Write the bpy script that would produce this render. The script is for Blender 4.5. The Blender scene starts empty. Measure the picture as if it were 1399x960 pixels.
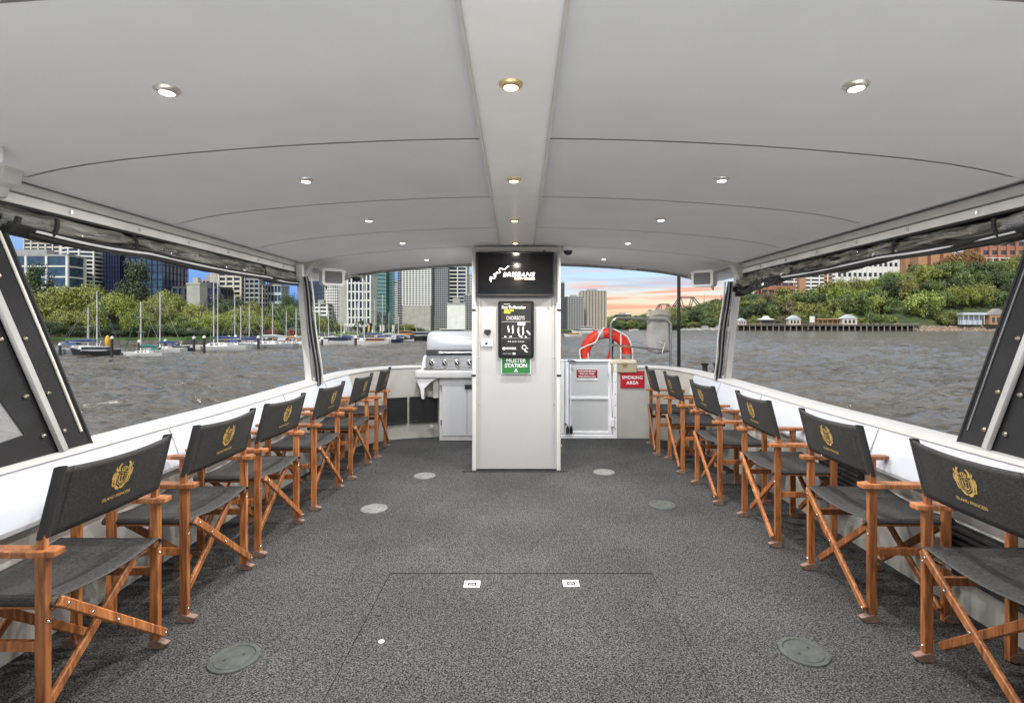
import bpy, bmesh, math, random
from mathutils import Vector, Matrix, noise
R = math.radians
PI = math.pi
random.seed(7)
# ---------------------------------------------------------------- camera, world, sun, exposure
HC = 1.35            # eye height above the deck
FPX, CX, HY = 700.0, 710.0, 446.0
WZ = -2.85           # river surface below the upper deck
scn = bpy.context.scene
COL = scn.collection
cam_d = bpy.data.cameras.new("camera")
cam = bpy.data.objects.new("camera", cam_d)
COL.objects.link(cam)
cam.location = (0, 0, HC)
cam.rotation_euler = (R(90), 0, 0)
cam_d.sensor_width = 36
cam_d.lens = FPX / 1399 * 36
cam_d.shift_x = -(CX - 699.5) / 1399
cam_d.shift_y = -(480 - HY) / 1399
cam_d.clip_start = 0.05
cam_d.clip_end = 20000
scn.camera = cam
SUN_EL, SUN_AZ = 52, 197          # azimuth clockwise from +Y; the sun is aft and a little to port
w = bpy.data.worlds.new("World")
scn.world = w
w.use_nodes = True
nt = w.node_tree
nt.nodes.clear()
out = nt.nodes.new("ShaderNodeOutputWorld")
bg = nt.nodes.new("ShaderNodeBackground")
sky = nt.nodes.new("ShaderNodeTexSky")
sky.sky_type = 'NISHITA'
sky.sun_disc = False
sky.sun_elevation = R(SUN_EL)
sky.sun_rotation = R(SUN_AZ)
sky.dust_density = 0.4
sky.ozone_density = 2.5
sky.air_density = 1.0
bg.inputs[1].default_value = 0.085
def N(t, **k):
    n = nt.nodes.new(t)
    for a, b in k.items(): setattr(n, a, b)
    return n
def L(a, b): nt.links.new(a, b)
tc = N("ShaderNodeTexCoord"); sep = N("ShaderNodeSeparateXYZ"); L(tc.outputs['Generated'], sep.inputs[0])
def mr(src, a, b, c=0.0, d=1.0):
    m = N("ShaderNodeMapRange"); m.interpolation_type = 'SMOOTHSTEP'
    L(src, m.inputs[0])
    m.inputs[1].default_value = a; m.inputs[2].default_value = b; m.inputs[3].default_value = c; m.inputs[4].default_value = d
    return m.outputs[0]
def mul(a, b):
    m = N("ShaderNodeMath", operation='MULTIPLY'); L(a, m.inputs[0]); L(b, m.inputs[1]); return m.outputs[0]
def mixc(f, a, b, col=None):
    m = N("ShaderNodeMix", data_type='RGBA'); L(f, m.inputs[0]); L(a, m.inputs[6])
    if col: m.inputs[7].default_value = (*col, 1)
    else: L(b, m.inputs[7])
    return m.outputs[2]
# deeper blue towards the west (left), evening cloud bank low in the sky ahead to the right
tint = N("ShaderNodeMix", data_type='RGBA', blend_type='MULTIPLY'); tint.inputs[0].default_value = 1
L(sky.outputs[0], tint.inputs[6]); tint.inputs[7].default_value = (0.97, 0.98, 1.02, 1)
left = mul(mr(sep.outputs[0], 0.05, -0.25), mr(sep.outputs[2], 0.17, 0.08))
c0 = mixc(left, tint.outputs[2], None, (1.5, 3.0, 7.0))
low = mr(sep.outputs[2], 0.105, 0.01)
rightm = mr(sep.outputs[0], 0.05, 0.16)
front = mr(sep.outputs[1], 0.0, 0.4)
c1 = mixc(mul(mul(low, rightm), front), c0, None, (7.6, 5.6, 3.5))
mp = N("ShaderNodeMapping"); mp.inputs[3].default_value = (2.0, 2.0, 34)
L(tc.outputs['Generated'], mp.inputs[0])
nz = N("ShaderNodeTexNoise"); nz.inputs['Scale'].default_value = 2.6; nz.inputs['Detail'].default_value = 7; nz.inputs['Distortion'].default_value = 0.5
L(mp.outputs[0], nz.inputs['Vector'])
cm = mr(nz.outputs[0], 0.44, 0.60)
band = mul(mr(sep.outputs[2], 0.13, 0.07), mr(sep.outputs[2], 0.01, 0.035))
c2 = mixc(mul(mul(mul(cm, band), rightm), front), c1, None, (8.2, 3.7, 2.6))
nz2 = N("ShaderNodeTexNoise"); nz2.inputs['Scale'].default_value = 1.7; nz2.inputs['Detail'].default_value = 8
L(mp.outputs[0], nz2.inputs['Vector'])
c3a = mixc(mul(mul(mr(nz2.outputs[0], 0.45, 0.62), mr(sep.outputs[2], 0.035, 0.085)), mr(sep.outputs[0], 0.0, 0.2, 0.1, 0.85)), c2, None, (4.2, 4.6, 5.8))
c3 = mixc(mul(mr(nz2.outputs[0], 0.30, 0.50), mr(sep.outputs[2], 0.15, 0.24)), c3a, None, (6.6, 6.5, 6.3))  # high white cloud, out of view, added to whiten ambient light and river reflections
L(c3, bg.inputs[0]); L(bg.outputs[0], out.inputs[0])
sun_d = bpy.data.lights.new("sun", 'SUN'); sun_d.energy = 2.5; sun_d.angle = R(0.6); sun_d.color = (1, 0.97, 0.93)
sun = bpy.data.objects.new("sun", sun_d); COL.objects.link(sun)
_a = R(SUN_AZ); _e = R(SUN_EL)
sd = Vector((math.sin(_a) * math.cos(_e), math.cos(_a) * math.cos(_e), math.sin(_e)))
sun.rotation_euler = sd.to_track_quat('Z', 'Y').to_euler()
sun.location = sd * 50
scn.view_settings.view_transform = 'Standard'
scn.view_settings.look = 'None'
scn.view_settings.exposure = 0.72
scn.view_settings.gamma = 1
scn.cycles.max_bounces = 8
scn.cycles.diffuse_bounces = 5
scn.cycles.transparent_max_bounces = 12
scn.cycles.use_denoising = True
scn.cycles.sample_clamp_indirect = 6
try: scn.cycles.denoiser = 'OPENIMAGEDENOISE'
except Exception: pass
# ---------------------------------------------------------------- helpers
def P(px, py, Y): return Vector(((px - CX) / FPX * Y, Y, HC + (HY - py) / FPX * Y))
def PX(px, Y): return (px - CX) / FPX * Y
def PZ(py, Y): return HC + (HY - py) / FPX * Y
MATS = {}
def mat(name, col, rough=0.5, metal=0.0, var=0.12, scale=6.0, bump=0.0, bscale=40.0, coat=0.0, emit=None, estr=0, rand=0.0, stretch=None, spec=0.5):
    if name in MATS: return MATS[name]
    m = bpy.data.materials.new(name); m.use_nodes = True
    t = m.node_tree; b = t.nodes["Principled BSDF"]
    b.inputs['Roughness'].default_value = rough; b.inputs['Metallic'].default_value = metal
    b.inputs['Coat Weight'].default_value = coat; b.inputs['Specular IOR Level'].default_value = spec
    co = t.nodes.new("ShaderNodeTexCoord"); mpn = t.nodes.new("ShaderNodeMapping")
    t.links.new(co.outputs['Object'], mpn.inputs[0])
    if stretch: mpn.inputs[3].default_value = stretch
    nn = t.nodes.new("ShaderNodeTexNoise"); nn.inputs['Scale'].default_value = scale; nn.inputs['Detail'].default_value = 5
    t.links.new(mpn.outputs[0], nn.inputs['Vector'])
    rp = t.nodes.new("ShaderNodeValToRGB")
    rp.color_ramp.elements[0].position = 0.3; rp.color_ramp.elements[1].position = 0.7
    rp.color_ramp.elements[0].color = (*[max(0, c * (1 - var)) for c in col], 1)
    rp.color_ramp.elements[1].color = (*[min(1, c * (1 + var)) for c in col], 1)
    t.links.new(nn.outputs[0], rp.inputs[0])
    src = rp.outputs[0]
    if rand:
        oi = t.nodes.new("ShaderNodeObjectInfo"); hs = t.nodes.new("ShaderNodeHueSaturation")
        m1 = t.nodes.new("ShaderNodeMapRange"); m1.inputs[3].default_value = 1 - rand; m1.inputs[4].default_value = 1 + rand
        m2 = t.nodes.new("ShaderNodeMapRange"); m2.inputs[3].default_value = 0.5 - rand * .10; m2.inputs[4].default_value = 0.5 + rand * .06
        mm = t.nodes.new("ShaderNodeMath"); mm.operation = 'FRACT'; mu = t.nodes.new("ShaderNodeMath"); mu.operation = 'MULTIPLY'; mu.inputs[1].default_value = 7.31
        t.links.new(oi.outputs['Random'], m1.inputs[0]); t.links.new(oi.outputs['Random'], mu.inputs[0]); t.links.new(mu.outputs[0], mm.inputs[0]); t.links.new(mm.outputs[0], m2.inputs[0])
        t.links.new(m1.outputs[0], hs.inputs['Value']); t.links.new(m2.outputs[0], hs.inputs['Hue'])
        t.links.new(src, hs.inputs['Color']); src = hs.outputs[0]
    t.links.new(src, b.inputs['Base Color'])
    if bump:
        n2 = t.nodes.new("ShaderNodeTexNoise"); n2.inputs['Scale'].default_value = bscale; n2.inputs['Detail'].default_value = 4
        t.links.new(mpn.outputs[0], n2.inputs['Vector'])
        bp = t.nodes.new("ShaderNodeBump"); bp.inputs['Strength'].default_value = bump; bp.inputs['Distance'].default_value = 0.01
        t.links.new(n2.outputs[0], bp.inputs['Height']); t.links.new(bp.outputs[0], b.inputs['Normal'])
    if emit:
        b.inputs['Emission Color'].default_value = (*emit, 1); b.inputs['Emission Strength'].default_value = estr
    MATS[name] = m
    return m
class MB:
    def __init__(s): s.v = []; s.f = []
    def add(s, vs, fs, M=None):
        o = len(s.v)
        s.v += [tuple(M @ Vector(v)) if M else tuple(v) for v in vs]
        s.f += [tuple(i + o for i in f) for f in fs]
        return s
    def box(s, x0, x1, y0, y1, z0, z1, M=None):
        vs = [(x0, y0, z0), (x1, y0, z0), (x1, y1, z0), (x0, y1, z0), (x0, y0, z1), (x1, y0, z1), (x1, y1, z1), (x0, y1, z1)]
        return s.add(vs, [(0, 3, 2, 1), (4, 5, 6, 7), (0, 1, 5, 4), (1, 2, 6, 5), (2, 3, 7, 6), (3, 0, 4, 7)], M)
    def bar(s, a, b, wx, wy, ref=(1, 0, 0)):
        """box along a->b, width wx along ref, wy across"""
        a = Vector(a); b = Vector(b); d = (b - a); l = d.length; z = d.normalized()
        x = Vector(ref)
        if abs(z.dot(x.normalized())) > .98: x = Vector((0, 1, 0)) if abs(z.y) < .9 else Vector((0, 0, 1))
        x = (x - z * x.dot(z)).normalized(); y = z.cross(x)
        M = Matrix((x, y, z)).transposed().to_4x4(); M.translation = a
        return s.box(-wx / 2, wx / 2, -wy / 2, wy / 2, 0, l, M)
    def prism(s, pts, z0, z1, M=None):
        n = len(pts)
        vs = [(p[0], p[1], z0) for p in pts] + [(p[0], p[1], z1) for p in pts]
        fs = [tuple(range(n - 1, -1, -1)), tuple(range(n, 2 * n))] + [(i, (i + 1) % n, n + (i + 1) % n, n + i) for i in range(n)]
        return s.add(vs, fs, M)
    def tube(s, pts, r, n=10, cap=True):
        pts = [Vector(p) for p in pts]; o = len(s.v); m = len(pts)
        rs = r if isinstance(r, (list, tuple)) else [r] * m
        up = None
        for i, p in enumerate(pts):
            t = (pts[min(i + 1, m - 1)] - pts[max(i - 1, 0)]).normalized()
            if up is None: up = Vector((0, 0, 1)) if abs(t.z) < .9 else Vector((1, 0, 0))
            x = t.cross(up).normalized(); up = x.cross(t).normalized()
            for k in range(n):
                a = 2 * PI * k / n
                s.v.append(tuple(p + (x * math.cos(a) + up * math.sin(a)) * rs[i]))
        for i in range(m - 1):
            for k in range(n):
                s.f.append((o + i * n + k, o + i * n + (k + 1) % n, o + (i + 1) * n + (k + 1) % n, o + (i + 1) * n + k))
        if cap:
            s.f.append(tuple(o + k for k in range(n - 1, -1, -1))); s.f.append(tuple(o + (m - 1) * n + k for k in range(n)))
        return s
    def lathe(s, prof, n=24, M=None):
        vs = []; fs = []; m = len(prof)
        for r, z in prof:
            for k in range(n):
                a = 2 * PI * k / n; vs.append((r * math.cos(a), r * math.sin(a), z))
        for i in range(m - 1):
            for k in range(n): fs.append((i * n + k, i * n + (k + 1) % n, (i + 1) * n + (k + 1) % n, (i + 1) * n + k))
        if prof[0][0] > 1e-6: fs.append(tuple(range(n - 1, -1, -1)))
        if prof[-1][0] > 1e-6: fs.append(tuple((m - 1) * n + k for k in range(n)))
        return s.add(vs, fs, M)
    def torus(s, R_, r, M=None, n=40, k=12, a0=0, a1=2 * PI, rr=None):
        vs = []; fs = []; full = abs(a1 - a0 - 2 * PI) < 1e-6
        m = n if full else n + 1
        for i in range(m):
            a = a0 + (a1 - a0) * i / n
            for j in range(k):
                b = 2 * PI * j / k
                vs.append(((R_ + r * math.cos(b)) * math.cos(a), (R_ + r * math.cos(b)) * math.sin(a), (rr or r) * math.sin(b)))
        for i in range(n):
            i2 = (i + 1) % m
            for j in range(k): fs.append((i * k + j, i2 * k + j, i2 * k + (j + 1) % k, i * k + (j + 1) % k))
        return s.add(vs, fs, M)
    def grid(s, fn, nu, nv, M=None):
        vs = [fn(i / nu, j / nv) for j in range(nv + 1) for i in range(nu + 1)]
        fs = [(j * (nu + 1) + i, j * (nu + 1) + i + 1, (j + 1) * (nu + 1) + i + 1, (j + 1) * (nu + 1) + i) for j in range(nv) for i in range(nu)]
        return s.add(vs, fs, M)
    def build(s, name, material, parent=None, bevel=0, smooth=False, M=None, solid=0, seg=1):
        me = bpy.data.meshes.new(name); me.from_pydata([tuple(v) for v in s.v], [], s.f); me.update()
        if bevel or smooth or solid:
            bm = bmesh.new(); bm.from_mesh(me)
            bmesh.ops.recalc_face_normals(bm, faces=bm.faces)
            if bevel:
                es = [e for e in bm.edges if len(e.link_faces) == 2 and e.calc_face_angle(0) > R(35)]
                bmesh.ops.bevel(bm, geom=es, offset=bevel, segments=seg, profile=.6, affect='EDGES', clamp_overlap=True)
            bm.to_mesh(me); bm.free()
        if smooth:
            me.shade_smooth() if hasattr(me, 'shade_smooth') else None
            try: me.set_sharp_from_angle(angle=R(40))
            except Exception: pass
        me.materials.append(material)
        o = bpy.data.objects.new(name, me); COL.objects.link(o)
        if parent: o.parent = parent
        if M is not None: o.matrix_local = M
        if solid:
            md = o.modifiers.new("solid", 'SOLIDIFY'); md.thickness = solid; md.offset = 0
        return o
def tag(o, label=None, cat=None, group=None, kind=None):
    if label: o['label'] = label
    if cat: o['category'] = cat
    if group: o['group'] = group
    if kind: o['kind'] = kind
    return o
def thing(name, label, cat, loc=(0, 0, 0), rz=0, group=None):
    o = bpy.data.objects.new(name, None); COL.objects.link(o)
    o.location = loc; o.rotation_euler = (0, 0, rz); o.empty_display_size = .1
    return tag(o, label, cat, group)
KIDS = {}
def kids(o): return [c for c in bpy.data.objects if c.parent == o]
def copy_tree(o, parent=None, tree=None):
    if tree is None:
        tree = {}
        for c in bpy.data.objects:
            if c.parent: tree.setdefault(c.parent.name, []).append(c)
    c = o.copy(); COL.objects.link(c); c.parent = parent
    for ch in tree.get(o.name, []): copy_tree(ch, c, tree)
    return c
def text(s, size, M, material, name='lettering', parent=None, shear=0, bold=0.0, align='CENTER', ext=0.0006, sx=1.0, space=1.0):
    cu = bpy.data.curves.new("t", 'FONT'); cu.body = s; cu.size = size; cu.shear = shear; cu.offset = bold
    cu.align_x = align; cu.align_y = 'CENTER'; cu.extrude = ext; cu.space_character = space
    cu.resolution_u = 3
    to = bpy.data.objects.new("t", cu); COL.objects.link(to)
    dg = bpy.context.evaluated_depsgraph_get()
    me = bpy.data.meshes.new_from_object(to.evaluated_get(dg)); me.name = name
    bpy.data.objects.remove(to)
    for v in me.vertices: v.co.x *= sx
    me.materials.clear(); me.materials.append(material)
    o = bpy.data.objects.new(name, me); COL.objects.link(o)
    if parent: o.parent = parent
    o.matrix_local = M
    return o
def facing_aft(x, y, z):      # text plane looking back at the camera (-Y)
    return Matrix.Translation((x, y, z)) @ Matrix.Rotation(R(90), 4, 'X')
def stroke(pts, ws, z=0.0):
    """flat ribbon through pts in the xy plane with width ws"""
    m = MB(); n = len(pts); L_ = []; R_ = []
    if not isinstance(ws, (list, tuple)): ws = [ws] * n
    for i, p in enumerate(pts):
        a = Vector(pts[max(i - 1, 0)]); b = Vector(pts[min(i + 1, n - 1)]); t = (b - a).normalized(); nn = Vector((-t.y, t.x))
        L_.append((p[0] + nn.x * ws[i] / 2, p[1] + nn.y * ws[i] / 2, z)); R_.append((p[0] - nn.x * ws[i] / 2, p[1] - nn.y * ws[i] / 2, z))
    m.v = L_ + R_; m.f = [(i, n + i, n + i + 1, i + 1) for i in range(n - 1)]
    return m
def arc(cx, cy, r, a0, a1, n=10, ry=None):
    return [(cx + r * math.cos(R(a0 + (a1 - a0) * i / n)), cy + (ry or r) * math.sin(R(a0 + (a1 - a0) * i / n))) for i in range(n + 1)]
# ---------------------------------------------------------------- materials
white = mat("white_gelcoat", (.82, .83, .84), .28, var=.05, scale=3, coat=.3)
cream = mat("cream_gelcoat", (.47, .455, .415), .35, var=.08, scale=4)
trim = mat("white_trim", (.60, .59, .56), .35, var=.06)
greytrim = mat("grey_trim", (.34, .34, .34), .45)
darkp = mat("black_plastic", (.015, .015, .016), .4)
rubber = mat("black_rubber", (.02, .02, .02), .7)
chrome = mat("stainless_steel", (.62, .62, .60), .22, 1.0, var=.1, scale=20)
brass = mat("brass_screw", (.55, .5, .38), .3, 1.0)
canvas = mat("black_canvas", (.014, .014, .0145), .85, var=.25, scale=9, bump=.25, bscale=220)
gold = mat("gold_print", (.52, .34, .10), .55, var=.2, scale=60)
txtw = mat("white_lettering", (.82, .82, .82), .5)
# teak
def wood():
    m = bpy.data.materials.new("oiled_teak"); m.use_nodes = True; t = m.node_tree; b = t.nodes["Principled BSDF"]
    b.inputs['Roughness'].default_value = .48; b.inputs['Coat Weight'].default_value = .04
    g = t.nodes.new("ShaderNodeTexCoord"); mp = t.nodes.new("ShaderNodeMapping"); mp.inputs[3].default_value = (30, 30, 3.0)
    oi = t.nodes.new("ShaderNodeObjectInfo"); ad = t.nodes.new("ShaderNodeVectorMath"); ad.operation = 'ADD'
    t.links.new(g.outputs['Object'], ad.inputs[0]); t.links.new(oi.outputs['Random'], ad.inputs[1]); t.links.new(ad.outputs[0], mp.inputs[0])
    n = t.nodes.new("ShaderNodeTexNoise"); n.inputs['Scale'].default_value = 1.6; n.inputs['Detail'].default_value = 6; n.inputs['Distortion'].default_value = 1.2
    t.links.new(mp.outputs[0], n.inputs['Vector'])
    r = t.nodes.new("ShaderNodeValToRGB"); e = r.color_ramp.elements
    e[0].position = .3; e[0].color = (.125, .040, .014, 1); e[1].position = .72; e[1].color = (.47, .195, .064, 1)
    e2 = r.color_ramp.elements.new(.52); e2.color = (.33, .118, .035, 1)
    t.links.new(n.outputs[0], r.inputs[0])
    hs = t.nodes.new("ShaderNodeHueSaturation"); m1 = t.nodes.new("ShaderNodeMapRange"); m1.inputs[3].default_value = .72; m1.inputs[4].default_value = 1.22
    t.links.new(oi.outputs['Random'], m1.inputs[0]); t.links.new(m1.outputs[0], hs.inputs['Value']); t.links.new(r.outputs[0], hs.inputs['Color'])
    t.links.new(hs.outputs[0], b.inputs['Base Color'])
    bp = t.nodes.new("ShaderNodeBump"); bp.inputs['Strength'].default_value = .15; bp.inputs['Distance'].default_value = .002
    t.links.new(n.outputs[0], bp.inputs['Height']); t.links.new(bp.outputs[0], b.inputs['Normal'])
    return m
teak = wood()
footwood = mat("weathered_end_grain", (.19, .115, .085), .7, var=.25, scale=60)
def sling():
    m = bpy.data.materials.new("charcoal_sling"); m.use_nodes = True; t = m.node_tree; b = t.nodes["Principled BSDF"]
    b.inputs['Roughness'].default_value = .75
    g = t.nodes.new("ShaderNodeTexCoord")
    n = t.nodes.new("ShaderNodeTexNoise"); n.inputs['Scale'].default_value = 420; n.inputs['Detail'].default_value = 2
    mp = t.nodes.new("ShaderNodeMapping"); mp.inputs[3].default_value = (.25, .25, 1); t.links.new(g.outputs['Object'], mp.inputs[0]); t.links.new(mp.outputs[0], n.inputs['Vector'])
    r = t.nodes.new("ShaderNodeValToRGB"); r.color_ramp.elements[0].color = (.013, .013, .013, 1); r.color_ramp.elements[1].color = (.064, .061, .056, 1)
    r.color_ramp.elements[0].position = .32; r.color_ramp.elements[1].position = .72
    n2 = t.nodes.new("ShaderNodeTexNoise"); n2.inputs['Scale'].default_value = 7; t.links.new(g.outputs['Object'], n2.inputs['Vector'])
    mx = t.nodes.new("ShaderNodeMix"); mx.data_type = 'RGBA'; mx.blend_type = 'MULTIPLY'; mx.inputs[0].default_value = .5
    t.links.new(n.outputs[0], r.inputs[0]); t.links.new(r.outputs[0], mx.inputs[6]); t.links.new(n2.outputs[0], mx.inputs[7]); 
    t.links.new(mx.outputs[2], b.inputs['Base Color'])
    bp = t.nodes.new("ShaderNodeBump"); bp.inputs['Strength'].default_value = .3; bp.inputs['Distance'].default_value = .001
    t.links.new(n.outputs[0], bp.inputs['Height']); t.links.new(bp.outputs[0], b.inputs['Normal'])
    return m
slingm = sling()
def carpet_m():
    m = bpy.data.materials.new("marine_carpet"); m.use_nodes = True; t = m.node_tree; b = t.nodes["Principled BSDF"]
    b.inputs['Roughness'].default_value = .95; b.inputs['Specular IOR Level'].default_value = .15
    g = t.nodes.new("ShaderNodeTexCoord")
    n = t.nodes.new("ShaderNodeTexNoise"); n.inputs['Scale'].default_value = 165; n.inputs['Detail'].default_value = 2; n.inputs['Roughness'].default_value = .55
    mp = t.nodes.new('ShaderNodeMapping'); mp.inputs[2].default_value = (.62, .48, .3); t.links.new(g.outputs['Object'], mp.inputs[0]); t.links.new(mp.outputs[0], n.inputs['Vector'])
    r = t.nodes.new("ShaderNodeValToRGB"); r.color_ramp.elements[0].color = (.012, .012, .012, 1); r.color_ramp.elements[1].color = (.112, .112, .110, 1)
    r.color_ramp.elements[0].position = .40; r.color_ramp.elements[1].position = .66
    t.links.new(n.outputs[0], r.inputs[0])
    n2 = t.nodes.new("ShaderNodeTexNoise"); n2.inputs['Scale'].default_value = 1.3; n2.inputs['Detail'].default_value = 5; t.links.new(g.outputs['Object'], n2.inputs['Vector'])
    r2 = t.nodes.new("ShaderNodeMapRange"); r2.inputs[1].default_value = .3; r2.inputs[2].default_value = .7; r2.inputs[3].default_value = .80; r2.inputs[4].default_value = 1.3
    t.links.new(n2.outputs[0], r2.inputs[0])
    mx = t.nodes.new("ShaderNodeMix"); mx.data_type = 'RGBA'; mx.blend_type = 'MULTIPLY'; mx.inputs[0].default_value = 1
    t.links.new(r.outputs[0], mx.inputs[6]); t.links.new(r2.outputs[0], mx.inputs[7]); t.links.new(mx.outputs[2], b.inputs['Base Color'])
    bp = t.nodes.new("ShaderNodeBump"); bp.inputs['Strength'].default_value = .6; bp.inputs['Distance'].default_value = .004
    t.links.new(n.outputs[0], bp.inputs['Height']); t.links.new(bp.outputs[0], b.inputs['Normal'])
    return m
carpet = carpet_m()
headliner = mat("grey_headliner_fabric", (.775, .792, .80), .8, var=.03, scale=3, bump=.06, bscale=200)
beamw = mat("satin_white_panel", (.92, .915, .90), .35, var=.03)
BX = 0.02
LW = 11.0
# ---------------------------------------------------------------- deck, hull, bulwark
def side_path(s):
    """inner bulwark line, s=-1 port, +1 starboard"""
    if s < 0: pts = [(-2.06, -5), (-2.06, 1.2), (-2.05, 2.4), (-2.03, 3.5), (-1.99, 4.3), (-1.96, 4.8), (-1.915, 5.35), (-1.81, 5.8), (-1.60, 6.07), (-1.33, 6.2), (-1.0, 6.28), (-.72, 6.3), (-.30, 6.3)]
    else: pts = [(2.12, -5), (2.12, 1.2), (2.10, 2.4), (2.08, 3.5), (2.04, 4.3), (2.01, 4.8), (1.97, 5.3), (1.90, 5.72), (1.76, 6.06), (1.58, 6.185), (1.38, 6.2), (1.165, 6.2)]
    return pts
def smooth_path(pts, n=4):
    out_ = []
    m = len(pts)
    for i in range(m - 1):
        p0 = Vector(pts[max(i - 1, 0)]); p1 = Vector(pts[i]); p2 = Vector(pts[i + 1]); p3 = Vector(pts[min(i + 2, m - 1)])
        for k in range(n):
            t = k / n
            out_.append(0.5 * ((2 * p1) + (-p0 + p2) * t + (2 * p0 - 5 * p1 + 4 * p2 - p3) * t * t + (-p0 + 3 * p1 - 3 * p2 + p3) * t ** 3))
    out_.append(Vector(pts[-1]))
    return out_
def normals(pts, s):
    r = []
    for i in range(len(pts)):
        t = (pts[min(i + 1, len(pts) - 1)] - pts[max(i - 1, 0)]).normalized()
        n = Vector((-t.y, t.x)) if s < 0 else Vector((t.y, -t.x))
        r.append(n)
    return r
SP = {s: smooth_path(side_path(s)) for s in (-1, 1)}
SN = {s: normals(SP[s], s) for s in (-1, 1)}
def railz(y): return .785 + max(0, min(1, (y - 3.5) / 2.7)) ** 1.3 * .085
def loft(s, prof, name, m, parent=None, sel=None, bevel=0, closed=True):
    """sweep a closed (outward, z) profile along the side path; prof(y)->list"""
    b = MB(); pts = [(p, n) for p, n in zip(SP[s], SN[s]) if sel is None or sel(p)]
    k = None
    for p, n in pts:
        pr = prof(p.y); k = len(pr)
        for o_, z in pr: b.v.append((p.x + n.x * o_, p.y + n.y * o_, z))
    for i in range(len(pts) - 1):
        for j in range(k if closed else k - 1):
            b.f.append((i * k + j, i * k + (j + 1) % k, (i + 1) * k + (j + 1) % k, (i + 1) * k + j))
    if closed:
        b.f.append(tuple(range(k))); b.f.append(tuple((len(pts) - 1) * k + j for j in range(k - 1, -1, -1)))
    return b.build(name, m, parent, smooth=True)
deck_poly = [(p.x, p.y) for p in SP[-1] if p.y > 1.2] + [(p.x, p.y) for p in reversed(SP[1]) if p.y > 1.2]
deck = MB().prism([(a, b) for a, b in [(-2.2, .55)] + [(x - .06 if x < 0 else x + .06, y + .06) for x, y in deck_poly] + [(2.25, .55)]], -.12, 0).build('deck_floor', carpet)
tag(deck, kind='structure', label='dark grey speckled carpet covering the whole boat deck')
aft = MB().prism([(-2.2, -5), (-2.2, .548), (2.25, .548), (2.25, -5)], -.12, .004).build('aft_deck', white)  # unseen white deck, added aft to bounce sunlight up onto the ceiling
tag(aft, kind='structure', label='white fibreglass deck behind the carpet')
hull = MB()
hp = [(p.x + n.x * .14, p.y + n.y * .14) for p, n in zip(SP[-1], SN[-1])] + [(q.x + n.x * .14, q.y + n.y * .14) for q, n in reversed(list(zip(SP[1], SN[1])))]
kk = len(hp)
for z, f in ((-.121, 1), (-1.5, .97), (WZ - .4, .86)):
    for x, y in hp: hull.v.append((x * f, y * f if y > 0 else y, z))
for i in range(2):
    for j in range(kk): hull.f.append((i * kk + j, i * kk + (j + 1) % kk, (i + 1) * kk + (j + 1) % kk, (i + 1) * kk + j))
hull.f.append(tuple(range(kk)))
tag(hull.build('boat_hull', white), 'white hull of the river cruise boat under the deck', 'boat hull')
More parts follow.
